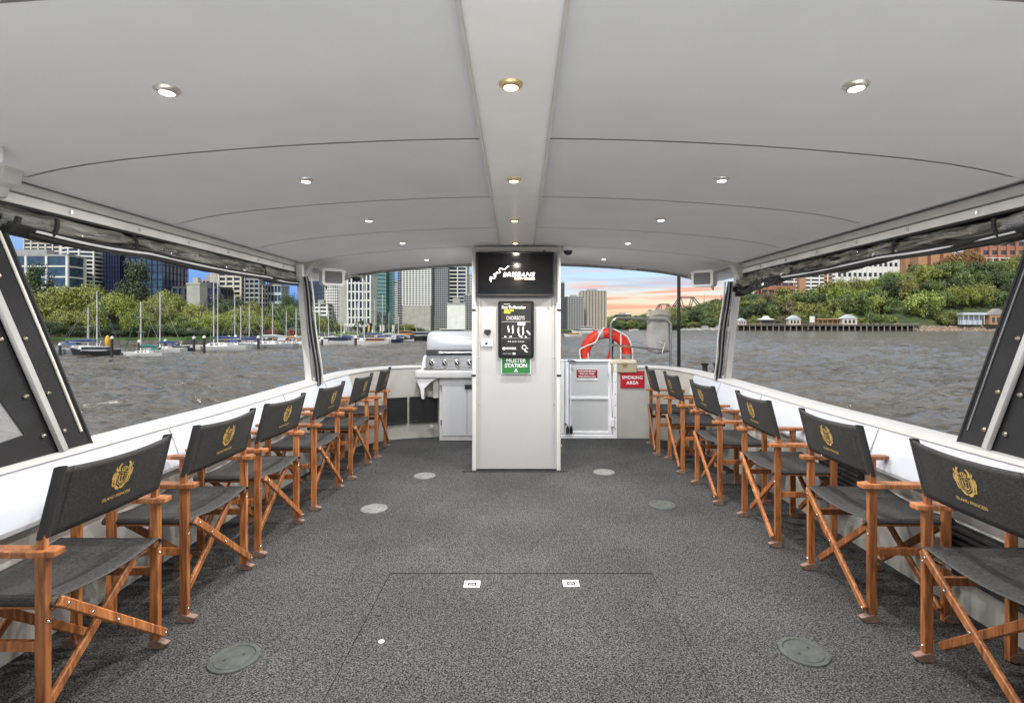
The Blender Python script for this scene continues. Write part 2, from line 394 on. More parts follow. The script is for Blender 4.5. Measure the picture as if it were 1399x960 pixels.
for s, side in ((-1, 'left'), (1, 'right')):
    root = thing('bulwark_wall', f'white {side} side wall of the boat with sloping white ledge behind the {side} row of chairs', 'bulwark')
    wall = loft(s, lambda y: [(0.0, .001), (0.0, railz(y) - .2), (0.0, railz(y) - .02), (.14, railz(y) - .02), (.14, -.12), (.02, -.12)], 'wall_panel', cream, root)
    side_sel = lambda p: .6 < p.y < 5.65
    # bright sloping ledge panel between the rail and a small lip
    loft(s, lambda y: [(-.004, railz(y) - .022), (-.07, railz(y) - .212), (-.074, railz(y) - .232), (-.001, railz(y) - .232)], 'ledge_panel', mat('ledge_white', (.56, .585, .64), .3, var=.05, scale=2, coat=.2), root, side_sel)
    loft(s, lambda y: [(-.078, railz(y) - .234), (-.078, railz(y) - .248), (-.001, railz(y) - .248), (-.001, railz(y) - .234)], 'ledge_lip', greytrim, root, side_sel)
    loft(s, lambda y: [(-.014, railz(y) - .018), (-.010, railz(y) + .004), (.06, railz(y) + .010), (.155, railz(y) + .004), (.158, railz(y) - .03), (.142, railz(y) - .018)], 'cap_rail', trim, root)
    # thin seams in the ledge
    for yy in (1.9, 3.05, 4.25, 5.1):
        i = min(range(len(SP[s])), key=lambda k: abs(SP[s][k].y - yy)); p = SP[s][i]; n = SN[s][i]
        b = MB(); a = Vector((p.x - n.x * .008, p.y, railz(p.y) - .03)); c = Vector((p.x - n.x * .075, p.y, railz(p.y) - .21))
        b.bar(a, c, .004, .006, (0, 1, 0)); b.build('seam', greytrim, root)
    if s < 0:
        # two black mesh grilles on the curved forward wall
        for (xa, xb) in ((-1.605, -1.365), (-1.335, -1.01)):
            pa = min(zip(SP[-1], SN[-1]), key=lambda q: abs(q[0].x - xa) + (0 if q[0].y > 5 else 9)); pb = min(zip(SP[-1], SN[-1]), key=lambda q: abs(q[0].x - xb) + (0 if q[0].y > 5 else 9))
            a = pa[0]; c = pb[0]; d = (c - a).normalized(); a = Vector((xa, a.y + (xa - a.x) * d.y / max(d.x, .3))); c = Vector((xb, c.y + (xb - c.x) * d.y / max(d.x, .3)))
            d = (c - a); ln = d.length; d.normalize(); nn = Vector((d.y, -d.x))
            M = Matrix(((d.x, nn.x * -1, 0, a.x + nn.x * .03), (d.y, nn.y * -1, 0, a.y + nn.y * .03), (0, 0, 1, .19), (0, 0, 0, 1)))
            fr = MB(); h = .315
            fr.box(0, ln, -.012, .0, 0, .022); fr.box(0, ln, -.012, 0, h - .022, h); fr.box(0, .02, -.012, 0, .022, h - .022); fr.box(ln - .02, ln, -.012, 0, .022, h - .022)
            g = fr.build('vent_frame', darkp, root, M=M, bevel=.002)
            mesh_ = MB()
            for k in range(15): mesh_.box(.02, ln - .02, -.008, -.002, .028 + k * .0178, .028 + k * .0178 + .007)
            for k in range(int((ln - .04) / .018)): mesh_.box(.026 + k * .018, .031 + k * .018, -.006, -.001, .022, h - .022)
            mesh_.build('vent_mesh', mat("vent_black", (.02, .022, .021), .5), root, M=M)
            MB().box(.0, ln, 0.0, .004, 0, h).build('vent_backing', darkp, root, M=M)
    else:
        # large dark grille low on the starboard wall
        for ya, yb, za, zb in ((1.75, 2.5, .17, .42), (3.1, 3.55, .30, .50)):
            fr = MB(); X = 2.083
            fr.box(X - .012, X, ya, yb, za, zb); fr.build('vent_backing', darkp, root)
            sl = MB()
            for k in range(int((zb - za) / .03)): sl.box(X - .025, X - .012, ya + .02, yb - .02, za + .012 + k * .03, za + .026 + k * .03)
            sl.build('vent_slat', mat("slat_black", (.03, .03, .03), .35), root)
# carpeted lift-up hatch with its dark gap, latches and cap
hh = thing('deck_hatch', 'large carpeted trapdoor flush in the deck, edged by a thin dark gap', 'hatch', (0, 0, 0))
MB().box(-.7085, .7195, .9, 2.803, .001, .003).build('hatch_gap', mat('gap_black', (.003, .003, .003), 1, spec=0), hh)
MB().box(-.703, .715, .905, 2.783, .0035, .0095).build('hatch_panel', carpet, hh, bevel=.001)
for px, py, sd_ in ((645, 800, 'left'), (780, 799, 'right')):
    Y = HC * FPX / (py - HY); x = PX(px, Y)
    lt = thing('hatch_latch', f'{sd_} of two small chrome flush latches on the carpeted trapdoor', 'latch', (x, Y, .0076), group='trapdoor latches')
    fr = MB(); fr.box(-.042, .042, -.034, -.018, 0, .004); fr.box(-.042, .042, .018, .034, 0, .004); fr.box(-.042, -.022, -.018, .018, 0, .004); fr.box(.022, .042, -.018, .018, 0, .004)
    fr.build('latch_plate', mat("bright_metal", (.9, .9, .9), .35, .2), lt, bevel=.001)
    MB().box(-.022, .022, -.018, .018, 0, .0015).build('latch_recess', darkp, lt)
    MB().box(-.015, .015, -.008, .006, .0016, .005).build('latch_handle', chrome, lt, bevel=.001)
Y = HC * FPX / (879 - HY)
cp = MB().lathe([(.0, .0), (.013, .0), (.013, .004), (.010, .006), (0, .0065)], 18).build('floor_stud', mat("bright_metal", (.9, .9, .9), .35), smooth=True)
cp.location = (PX(521, Y), Y, .0076); tag(cp, 'tiny white round cap near the left edge of the trapdoor', 'cap')
portg = mat("grey_green_plastic", (.060, .070, .062), .5, var=.25, scale=30)
portl = mat("pale_grey_plastic", (.17, .17, .165), .5, var=.2, scale=30)
for px, py, m, lb in ((320, 899, portg, 'largest-looking grey green inspection cover, front left of the deck'), (511, 695, portl, 'pale round inspection cover in the deck, middle of the left row of three'), (580, 650, portl, 'pale round inspection cover nearest the pillar on its left'),
                      (1098, 890, portg, 'grey green round inspection cover, front right of the deck'), (905, 690, portg, 'grey round inspection cover in the deck, middle of the right row of three'), (825, 645, portl, 'pale round inspection cover nearest the pillar on its right')):
    Y = HC * FPX / (py - HY)
    t = thing('deck_plate', lb, 'inspection cover', (PX(px, Y), Y, 0.001), group='round inspection covers in the deck')
    MB().lathe([(.076, .0), (.098, .0), (.096, .005), (.080, .006), (.077, .002)], 40).build('cover_ring', m, t, smooth=True)
    MB().lathe([(0, .0045), (.074, .0045), (.076, .001)], 40).build('cover_lid', m, t, smooth=True)
    for k in range(6):
        a = k * PI / 3 + .3
        b = MB().lathe([(0, .0075), (.004, .007), (.0045, .005)], 8); b.build('screw', chrome, t, M=Matrix.Translation((.088 * math.cos(a), .088 * math.sin(a), 0)))
    for a in (.6, .6 + PI): MB().lathe([(0, .0055), (.007, .0052)], 10).build('key_hole', rubber, t, M=Matrix.Translation((.035 * math.cos(a), .035 * math.sin(a), 0)))
# ---------------------------------------------------------------- ceiling
CXB = 0.0
def ceilz(x): return 2.11 - .033 * x * x - (.030 * ((abs(x) - 1.45) / .585) ** 3 if abs(x) > 1.45 else 0)
EDGE = 2.035
roof_end, roof_start = 6.1, -.25
seams = [roof_start, 1.13, 2.07, 3.0, 3.93, 4.82, roof_end]
ceil = MB()
for a, c in zip(seams[:-1], seams[1:]):
    g = .004
    def fn(u, v, a=a, c=c):
        x = -EDGE + 2 * EDGE * u; y = a + g + (c - a - 2 * g) * v
        return (x, y, ceilz(x))
    ceil.grid(fn, 28, 2)
    ceil.grid(lambda u, v, a=a: (-EDGE + 2 * EDGE * u, a - g + 2 * g * v, ceilz(-EDGE + 2 * EDGE * u) + .012), 28, 1)
    for yy in (a + g, c - g): ceil.grid(lambda u, v, yy=yy: (-EDGE + 2 * EDGE * u, yy, ceilz(-EDGE + 2 * EDGE * u) + .012 * v), 28, 1)
co = ceil.build('ceiling', headliner, smooth=True); tag(co, kind='structure', label='pale grey padded ceiling in curved panels')
rf = MB().grid(lambda u, v: (-2.2 + 4.4 * u, roof_start - .05 + (roof_end + .1 - roof_start) * v, 2.24 - .04 * (-2.2 + 4.4 * u) ** 2), 20, 2)
for yy in (roof_start - .05, roof_end + .05):
    rf.grid(lambda u, v, yy=yy: (-2.2 + 4.4 * u, yy, (1 - v) * (ceilz(-2.2 + 4.4 * u) - .02) + v * (2.24 - .04 * (-2.2 + 4.4 * u) ** 2)), 20, 1)
for xx in (-2.2, 2.2): rf.grid(lambda u, v, xx=xx: (xx, roof_start - .05 + (roof_end + .1 - roof_start) * u, 1.85 + .2 * v), 2, 1)
tag(rf.build('boat_roof', white, smooth=True), 'white outer shell of the boat roof', 'roof')
# darker seam beads
for yy in seams[1:-1]:
    b = MB().grid(lambda u, v: (-1.99 + 3.98 * u, yy - .0034 + .0068 * v, ceilz(-1.99 + 3.98 * u) - .0025), 30, 1)
    tag(b.build('ceiling_seam', mat("seam_grey", (.20, .20, .20), .7)), kind='structure')
# front edge lip
b = MB().grid(lambda u, v: (-2.0 + 4.0 * u, roof_end - .01 + .03 * math.sin(v * PI), ceilz(-2.0 + 4 * u) - .035 + .05 * v), 30, 4)
tag(b.build('ceiling_edge', mat("ceiling_edge_grey", (.5, .5, .5), .5), smooth=True), kind='structure')
# centre beam, a flat tapering panel
bm_ = thing('ceiling_beam', 'flat white tapering beam panel running down the middle of the ceiling', 'ceiling beam')
def bw(y): return .247 + (y - 1.15) * (.308 - .247) / 3.43
y0, y1 = roof_start + .02, 4.585
prof = MB(); off = -.012
for y in (y0, y1):
    w_ = bw(y) / 2; c_ = off + (y - 1.15) * -.004
    prof.v += [(c_ - w_, y, 2.14), (c_ - w_, y, 2.083), (c_ + w_, y, 2.083), (c_ + w_, y, 2.14)]
prof.f = [(0, 1, 5, 4), (1, 2, 6, 5), (2, 3, 7, 6), (0, 3, 2, 1), (4, 5, 6, 7)]
prof.build('beam_panel', beamw, bm_, bevel=.006, smooth=True, seg=2)
for s in (-1, 1):
    e = MB(); a = Vector((off + s * bw(y0) / 2 + .0045 * 0, y0, 2.082)); c = Vector((off + (y1 - 1.15) * -.004 + s * bw(y1) / 2, y1, 2.082))
    e.bar(a, c, .011, .016, (1, 0, 0)); e.build('edge_bead', trim, bm_)
# ---------------------------------------------------------------- downlights
lamp_w = mat("lamp_diffuser_white", (.9, .9, .9), .4, emit=(1, .98, .95), estr=4)
lamp_y = mat("lamp_diffuser_warm", (.9, .85, .7), .4, emit=(1, .80, .45), estr=5.0)
ringg = mat("brass_ring", (.85, .66, .34), .35, .8)
ringc = mat("chrome_ring", (.80, .74, .66), .3, .8)
def downlight(x, y, z, warm, label, watts):
    t = thing('downlight', label, 'ceiling light', (x, y, z), group='round recessed ceiling lights')
    MB().lathe([(.024, -.012), (.028, -.010), (.0365, -.003), (.038, .003)], 28).build('lamp_ring', ringg if warm else ringc, t, smooth=True)
    MB().lathe([(0, -.0155), (.018, -.014), (.0255, -.010), (.026, -.004)], 24).build('lamp_diffuser', lamp_y if warm else lamp_w, t, smooth=True)
    ld = bpy.data.lights.new("lamp_light", 'AREA'); ld.shape = 'DISK'; ld.size = .05; ld.energy = watts; ld.color = (1, .90, .78) if warm else (.98, .98, 1.0)
    ld.spread = R(170)
    lo = bpy.data.objects.new("lamp_light", ld); COL.objects.link(lo); lo.parent = t; lo.location = (0, 0, -.018)
    return t
NTH = ['nearest', 'second', 'third', 'fourth', 'farthest']
for k, (px, py) in enumerate(((698, 115), (702, 245), (703, 300), (704, 331))):
    Y = (2.083 - HC) * FPX / (HY - py)
    downlight(PX(px, Y), Y, 2.083, True, f'warm lit round light in the middle beam, {NTH[k] if k < 3 else "fourth and farthest"} from the front', LW * 1.0)
for k, (px, py) in enumerate(((228, 121), (418, 245), (504, 300), (550, 331), (583, 354))):
    Y = (2.075 - HC) * FPX / (HY - py); x = PX(px, Y); downlight(x, Y, ceilz(x), False, f'{NTH[k]} chrome ringed round light in the left half of the ceiling', LW)
for k, (px, py) in enumerate(((1170, 117), (986, 245), (903, 300), (858, 332), (825, 354))):
    Y = (2.075 - HC) * FPX / (HY - py); x = PX(px, Y); downlight(x, Y, ceilz(x), False, f'{NTH[k]} chrome ringed round light in the right half of the ceiling', LW)
# dome camera
Yc = 4.85; xc = PX(776, Yc); zc = ceilz(xc)
t = thing('dome_camera', 'small white dome security camera on the ceiling right of the pillar', 'security camera', (xc, Yc, zc))
MB().lathe([(.0, .0), (.062, .0), (.062, -.022), (.052, -.034), (.043, -.038), (0, -.038)], 28).build('camera_base', white, t, smooth=True)
MB().lathe([(.042, -.038), (.040, -.055), (.030, -.070), (.015, -.078), (0, -.080)], 24).build('camera_dome', mat("smoked_dome", (.03, .03, .03), .08), t, smooth=True)
# ---------------------------------------------------------------- roof side trims
for s, side in ((-1, 'left'), (1, 'right')):
    X = -2.06 if s < 0 else 2.10
    t = thing('roof_trim', f'long cream trim rail along the {side} edge of the ceiling', 'trim rail')
    a, c = 1.2, 4.82
    b = MB(); k = []
    pr = [(-.016, 1.936), (-.012, 1.900), (.03, 1.896), (.03, 1.915), (.05, 1.95), (-.01, 1.945)]
    for y in (a, c): b.v += [(X - s * -o if False else X + s * o, y, z) for o, z in pr]
    n = len(pr); b.f = [(i, (i + 1) % n, n + (i + 1) % n, n + i) for i in range(n)] + [tuple(range(n - 1, -1, -1)), tuple(range(n, 2 * n))]
    b.build('trim_cove', trim, t, bevel=.003)
    MB().box(min(X - s * .008, X + s * .03), max(X - s * .008, X + s * .03), a, c, 1.850, 1.893).build('trim_track', mat("track_white", (.80, .78, .73), .3), t, bevel=.003)
    MB().box(min(X - s * .006, X + s * .03), max(X - s * .006, X + s * .03), a, c, 1.838, 1.849).build('trim_shadow_gap', rubber, t)
    y = 1.5
    while y < 4.7:
        sc = MB().box(-.004, .004, -.006, .006, -.008, .008); sc.build('track_clip', chrome, t, M=Matrix.Translation((X - s * .011, y, 1.872))); y += .42
    # filler between the ceiling edge and trim
    b = MB().grid(lambda u, v: ((X + s * .04) * (1 - v) + s * 2.0 * v, roof_start + (roof_end - roof_start) * u, 1.955 + (1.962 - 1.955) * v), 2, 1)
    b.build('edge_filler', headliner, t)
    # cream arch brackets at the posts
    for yy, lab in ((2.0, 'near'), (4.86, 'far')):
        br = thing('arch_bracket', f'cream curved bracket at the {lab} top corner of the {side} window opening', 'bracket')
        w0 = .10 if yy < 3 else .15
        outl = [(0, -.27 if yy > 3 else -.12), (.035, -.27 if yy > 3 else -.12), (.045, -.16 if yy > 3 else -.08), (.09, -.07), (w0, -.012), (w0 + .06, .004), (w0 + .06, .03), (0, .03)]
        prm = MB(); vs = []
        for yq in (yy - .055, yy + .03):
            vs += [(X - s * p_[0], yq, 1.975 + p_[1]) for p_ in outl]
        n = len(outl); prm.v = vs; prm.f = [(i, (i + 1) % n, n + (i + 1) % n, n + i) for i in range(n)] + [tuple(range(n - 1, -1, -1)), tuple(range(n, 2 * n))]
        prm.build('bracket_body', mat("bracket_cream", (.55, .54, .50), .4), br, bevel=.006, smooth=True)
# ---------------------------------------------------------------- posts and black side curtains
def slab(name, quad, th, m, parent, outv, bevel=.0):
    """thick panel from a planar outline"""
    b = MB(); n = len(quad); o = Vector(outv) * th
    b.v = [tuple(q) for q in quad] + [tuple(Vector(q) + o) for q in quad]
    b.f = [tuple(range(n - 1, -1, -1)), tuple(range(n, 2 * n))] + [(i, (i + 1) % n, n + (i + 1) % n, n + i) for i in range(n)]
    return b.build(name, m, parent, bevel=bevel)
clearv = bpy.data.materials.new("clear_vinyl"); clearv.use_nodes = True
_b = clearv.node_tree.nodes["Principled BSDF"]; _b.inputs['Base Color'].default_value = (.45, .46, .46, 1); _b.inputs['Roughness'].default_value = .12; _b.inputs['Alpha'].default_value = .28
_n = clearv.node_tree.nodes.new("ShaderNodeTexNoise"); _n.inputs['Scale'].default_value = 6; _bp = clearv.node_tree.nodes.new("ShaderNodeBump"); _bp.inputs['Strength'].default_value = .4; _bp.inputs['Distance'].default_value = .03
clearv.node_tree.links.new(_n.outputs[0], _bp.inputs['Height']); clearv.node_tree.links.new(_bp.outputs[0], _b.inputs['Normal'])
for s, side in ((-1, 'left'), (1, 'right')):
    X = -2.06 if s < 0 else 2.13
    def pt(px, py, dx=0):
        Y = (X) * FPX / (px - CX); return Vector((X + s * dx, Y, PZ(py, Y)))
    sl = -.44 if s < 0 else -.38       # dY/dz lean
    yb = 2.465 if s < 0 else 2.49
    z0_, z1_ = .79, 1.86
    def lp(dy, z, dx=0): return (X + s * dx, yb + dy + sl * (z - .785), z)
    cur = thing('side_curtain', f'black canvas side curtain panels buttoned beside the near {side} window post', 'side curtain')
    slab('front_panel', [lp(0, z0_), lp(.0, z1_), lp(-.125, z1_), lp(-.125, z0_)], .012, canvas, cur, (s, 0, 0), .003)
    # pale piping inside the leading edge
    p1 = MB(); p1.tube([lp(-.028, .86, -.003), lp(-.026, 1.2, -.004), lp(-.028, z1_, -.003)], .006 if s < 0 else .0035, 8); p1.build('edge_piping', mat("pale_piping", (.75, .72, .66), .4) if s < 0 else mat("grey_piping", (.22, .22, .22), .4), cur, smooth=True)
    p2 = MB(); p2.tube([lp(.002, z0_), lp(.002, z1_)], .007, 8); p2.build('hem', rubber, cur, smooth=True)
    slab('rear_panel', [lp(-.128, z0_, .002), lp(-.128, z1_, .002), lp(-.36, z1_, .002), lp(-.36, 1.3, .002), lp(-.28, z0_ + .11, .002), lp(-.62, z0_ + .07, .002), lp(-.62, z0_, .002)], .012, canvas, cur, (s, 0, 0))
    slab('clear_window', [lp(-.28, z0_ + .11, .006), lp(-.36, 1.3, .006), lp(-.37, z1_, .006), lp(-1.3, z1_, .006), lp(-1.3, z0_ + .07, .006), lp(-.62, z0_ + .07, .006)], .002, clearv, cur, (s, 0, 0))
    for z in (.88, 1.06, 1.30, 1.55):
        for dy in (-.108, -.208):
            M = Matrix.Translation(lp(dy, z, -.002)) @ Matrix.Rotation(R(90), 4, 'Y')
            MB().lathe([(0, .010), (.006, .009), (.011, .003), (.0115, -.003), (.006, -.010), (0, -.010)], 14).build('snap_button', brass, cur, M=M, smooth=True)
    post = MB(); post.bar(lp(-.158, .79, -.012), lp(-.158, 1.90, -.012), .022, .040, (1, 0, 0))
    tag(post.build('window_post', mat("post_grey", (.42, .42, .40), .4), bevel=.008, smooth=True), f'slanted grey post at the near {side} corner of the cabin', 'post')
    # far post with gathered dark curtain
    if s < 0: base = P(430, 525, 4.95); top = P(412, 378, 4.68)
    else: base = P(986, 520, 5.15); top = P(1002, 385, 4.85)
    fp = thing('window_post', f'slanted cream post with rolled dark curtain at the far {side} corner of the cabin', 'post')
    b = MB(); b.bar(base + Vector((-.045 if s < 0 else .055, 0, -.02)), top + Vector((-.02 if s < 0 else .05, 0, .12)), .065, .05, (1, 0, 0)); b.build('post_column', trim, fp, bevel=.012, smooth=True, seg=2)
    dd = top - base
    b = MB(); rr = []
    pts = []
    for i in range(15):
        u = i / 14; q = base + dd * u + Vector((.035 if s < 0 else -.035, 0, 0)); pts.append(q + Vector((.006 * math.sin(u * 9), 0, 0))); rr.append(.032 - .012 * abs(u - .4) + .005 * math.sin(u * 17))
    b.tube(pts, rr, 12); b.build('gathered_curtain', canvas, fp, smooth=True)
    b = MB()
    for w0 in (-.012, .018): b.tube([q + Vector((w0 * s * -1, -.034, 0)) for q in pts], .006, 6)
    b.build('curtain_edge', mat("grey_piping", (.22, .22, .22), .4), fp, smooth=True)
    b = MB(); b.tube([q + Vector((.045 if s < 0 else -.045, -.0, 0)) for q in pts], .008, 6); b.build('post_piping', trim, fp, smooth=True)
# rolled-up clear curtains under the roof edge
def vinyl_mat():
    m = bpy.data.materials.new("rolled_vinyl"); m.use_nodes = True; t = m.node_tree; b = t.nodes["Principled BSDF"]
    b.inputs['Roughness'].default_value = .16; b.inputs['Coat Weight'].default_value = .5
    g = t.nodes.new("ShaderNodeTexCoord"); mp = t.nodes.new("ShaderNodeMapping"); mp.inputs[3].default_value = (8, 2.2, 20); t.links.new(g.outputs['Object'], mp.inputs[0])
    n = t.nodes.new("ShaderNodeTexNoise"); n.inputs['Scale'].default_value = 1.3; n.inputs['Detail'].default_value = 5; n.inputs['Distortion'].default_value = 1.5
    t.links.new(mp.outputs[0], n.inputs['Vector'])
    r = t.nodes.new("ShaderNodeValToRGB"); r.color_ramp.elements[0].position = .35; r.color_ramp.elements[1].position = .7
    r.color_ramp.elements[0].color = (.012, .013, .012, 1); r.color_ramp.elements[1].color = (.30, .29, .235, 1)
    t.links.new(n.outputs[0], r.inputs[0]); t.links.new(r.outputs[0], b.inputs['Base Color'])
    bp = t.nodes.new("ShaderNodeBump"); bp.inputs['Strength'].default_value = .5; bp.inputs['Distance'].default_value = .02
    t.links.new(n.outputs[0], bp.inputs['Height']); t.links.new(bp.outputs[0], b.inputs['Normal'])
    return m
vinyl = vinyl_mat()
for s, side in ((-1, 'left'), (1, 'right')):
    X = -2.075 if s < 0 else 2.125
    ya, yb = 2.02, (4.70 if s < 0 else 4.92)
    ty = (2.72, 4.10) if s < 0 else (2.86, 4.30)
    t = thing('rolled_curtain', f'rolled up clear and black curtain strapped under the {side} roof edge', 'rolled curtain')
    def pinch(y):
        f = 1
        for q in ty: f *= 1 - .30 * math.exp(-((y - q) / .06) ** 2)
        return f
    def sag(y):
        k = [ya] + list(ty) + [yb]
        for a, c in zip(k[:-1], k[1:]):
            if a <= y <= c: return -.012 * math.sin(PI * (y - a) / (c - a))
        return 0
    nY, nA = 150, 22
    def roll(rx, rz, cz, cx, ph, wr, a0=0, a1=2 * PI):
        def f(u, v):
            y = ya + (yb - ya) * u; a = a0 + (a1 - a0) * v
            q = noise.noise(Vector((y * 2.2 + ph, math.cos(a) * 1.6, math.sin(a) * 1.6 + ph))) * wr
            q += noise.noise(Vector((y * 7 + ph, math.cos(a) * 3, math.sin(a) * 3))) * wr * .45
            tw = math.exp(-((y - ty[1]) / .4) ** 2) * (1.5 if s > 0 else .5)
            q += noise.noise(Vector((y * 9 + a * 2, ph, 3))) * wr * .7 * tw
            p_ = pinch(y)
            return (X + s * cx + (rx + q) * p_ * math.cos(a), y, cz + sag(y) + (rz + q) * p_ * math.sin(a))
        return f
    MB().grid(roll(.036, .054, 1.792, -.0, 1.0 if s < 0 else 9.0, .022 if s < 0 else .034), nY + 60, nA + 6).build('vinyl_roll', vinyl, t, smooth=True)
    MB().grid(roll(.052, .034, 1.764, -.004, 5.0, .008, PI * .98, PI * 2.02), nY, nA).build('canvas_fold', canvas, t, smooth=True, solid=.004)
    MB().box(min(X + s * .012, X + s * .02), max(X + s * .012, X + s * .02), ya - .3, yb + .02, 1.735, 1.85).build('upper_flap', canvas, t)
    # pale zip edge along the bottom
    z = MB(); z.tube([(X - s * .052, ya + .12 + (yb - ya - .12) * i / 60, 1.748 + sag(ya + (yb - ya) * i / 60)) for i in range(61)], .0065, 8)
    z.build('zip_edge', mat("zip_white", (.66, .66, .66), .4), t, smooth=True)
    z = MB(); z.tube([(X - s * .040, ya + .1 + (yb - ya - .1) * i / 60, 1.732 + sag(ya + (yb - ya) * i / 60)) for i in range(61)], .008, 8)
    z.build('hem_edge', rubber, t, smooth=True)
    for q in ty:
        b = MB(); b.torus(.056, .0045, Matrix.Translation((X, q, 1.785)) @ Matrix.Rotation(R(90), 4, 'X') @ Matrix.Scale(.8, 4, (1, 0, 0)), 24, 6, rr=.012); b.build('strap', canvas, t, smooth=True)
    if s > 0:
        def twist(ph, r0, z0_, z1_, cx):
            def f(u, v):
                y = 3.95 + .98 * u; a = 2 * PI * v; k = math.sin(PI * min(1, u * 1.6 + .08)) if u < .3 else 1
                q = .022 * noise.noise(Vector((y * 8 + ph, a * 1.2 + y * 6, ph))) + .012 * math.sin(a * 3 + y * 22 + ph)
                return (X - s * (cx + .012 * math.sin(y * 9 + ph)) + (r0 * k + q) * math.cos(a), y, z0_ + (z1_ - z0_) * u ** 1.5 + (r0 * k * 1.1 + q) * math.sin(a))
            return f
        MB().grid(twist(2.0, .045, 1.785, 1.735, .03), 110, 20).build('twisted_fold', vinyl, t, smooth=True)
        MB().grid(twist(6.5, .034, 1.745, 1.675, .045), 110, 20).build('twisted_fold', mat("gloss_black_vinyl", (.02, .02, .021), .18, bump=.5, bscale=14), t, smooth=True)
    # near end: open lip of the roll
    MB().torus(.072, .009, Matrix.Translation((X, 2.22, 1.795)) @ Matrix.Rotation(R(90), 4, 'X'), 28, 8, PI * .9, PI * 2.1).build('end_hem', rubber, t, smooth=True)
    MB().torus(.06, .012, Matrix.Translation((X, 2.06, 1.79)) @ Matrix.Rotation(R(80), 4, 'X'), 28, 8, PI * .8, PI * 2.0).build('end_hem', rubber, t, smooth=True)
    b = MB().grid(lambda u, v: (X + .060 * math.cos(PI * (1 + u)), 2.0 + .2 * v, 1.80 + .062 * math.sin(PI * (1 + u))), 16, 4); b.build('end_flap', clearv, t, smooth=True)
# ---------------------------------------------------------------- central cabinet pillar
PY = 4.79
pil = thing('cabinet_pillar', 'tall white square pillar cabinet in the middle of the deck with a screen and posters', 'pillar', (PX(705.5, PY), PY, 0))
panelg = mat("pillar_panel", (.40, .40, .40), .4, var=.04, scale=2)
MB().box(-.385, .385, .012, .62, .01, 2.085).build('pillar_body', panelg, pil, bevel=.01)
for s in (-1, 1):
    MB().box(s * .395 - .020, s * .395 + .020, -.012, .66, .0, 2.10).build('corner_trim', trim, pil, bevel=.014, seg=3, smooth=True)
    MB().box(s * .345 - .006, s * .345 + .006, .004, .02, .02, 2.03).build('panel_seam', mat("seam_mid_grey", (.38, .38, .37), .5), pil)
    for z in (1.505, .895):
        MB().box(s * .398 - .022, s * .398 + .022, -.021, -.010, z - .009, z + .009).build('catch', darkp, pil, bevel=.003)
    for z in (1.06, .62): MB().lathe([(0, .003), (.004, .002), (.005, 0)], 8).build('screw', chrome, pil, M=Matrix.Translation((s * .352, .0, z)) @ Matrix.Rotation(R(90), 4, 'X'))
MB().box(-.40, .40, -.008, .64, 2.04, 2.098).build('top_trim', trim, pil, bevel=.01)
MB().box(-.50, .48, -.03, -.016, .001, .012).build('base_gap', rubber, pil, bevel=.003)
MB().box(.40, .435, .10, .13, .19, .215).build('side_catch', chrome, pil, bevel=.004)
px0 = PX(705.5, PY)
# television
tvx, tvz = PX(704, PY - .05), PZ(374.5, PY - .05)
tv = thing('television', 'wide black screen showing a party cruise logo, mounted at the top of the pillar', 'television', (tvx, PY - .052, tvz))
tvm = mat("screen_glass", (.004, .004, .0045), .09, var=.3, scale=5, spec=.35)
W_, H_ = .718, .408
MB().box(-W_ / 2, W_ / 2, 0, .05, -H_ / 2, H_ / 2).build('screen_frame', darkp, tv, bevel=.004)
MB().box(-W_ / 2 + .012, W_ / 2 - .012, -.002, .002, -H_ / 2 + .022, H_ / 2 - .012).build('screen_panel', tvm, tv)
lg = mat("logo_glow_white", (.9, .9, .95), .5, emit=(.85, .88, 1), estr=.12); lo_ = mat("logo_glow_peach", (.9, .6, .45), .5, emit=(1, .66, .45), estr=.1)
TM = lambda x, z: Matrix.Translation((x, -.0045, z)) @ Matrix.Rotation(R(90), 4, 'X')
text("BRISBANE", .058, TM(.030, -.006), lg, parent=tv, shear=.25, bold=0, sx=1.06, space=1.10)
text("PARTY CRUISES", .027, TM(.085, -.043), lo_, parent=tv, shear=.25, bold=.0004, sx=1.0)
rv = []
def logo_pt(x, y): return ((x - 700) / 1399 * .89 * 1.0, (484 - y) / 861 * .545)
for x, y in ((632, 370), (610, 375), (590, 392), (570, 412), (548, 415), (520, 402), (495, 402), (482, 420), (492, 440), (505, 458), (488, 470), (468, 466), (455, 452), (440, 462), (452, 480), (440, 490), (420, 478), (404, 486), (402, 500), (424, 505), (440, 515), (432, 530), (410, 528), (420, 545), (408, 555), (392, 540), (372, 528), (358, 520), (348, 532), (372, 545), (382, 556), (366, 562), (346, 558), (344, 572), (362, 578), (372, 590), (360, 600)): rv.append(logo_pt(x, y))
stroke(rv, [.008] * 6 + [.0055] * (len(rv) - 6)).build('river_logo', lg, tv, M=TM(-.012, 0))
for px, py in ((743, 344), (756, 388), (740, 405)):
    MB().box(-.007, .007, -.012, 0, -.006, .006).build('bracket_clip', rubber, tv, M=Matrix.Translation((PX(px, PY) - tvx, 0, PZ(py, PY) - tvz)), bevel=.002)
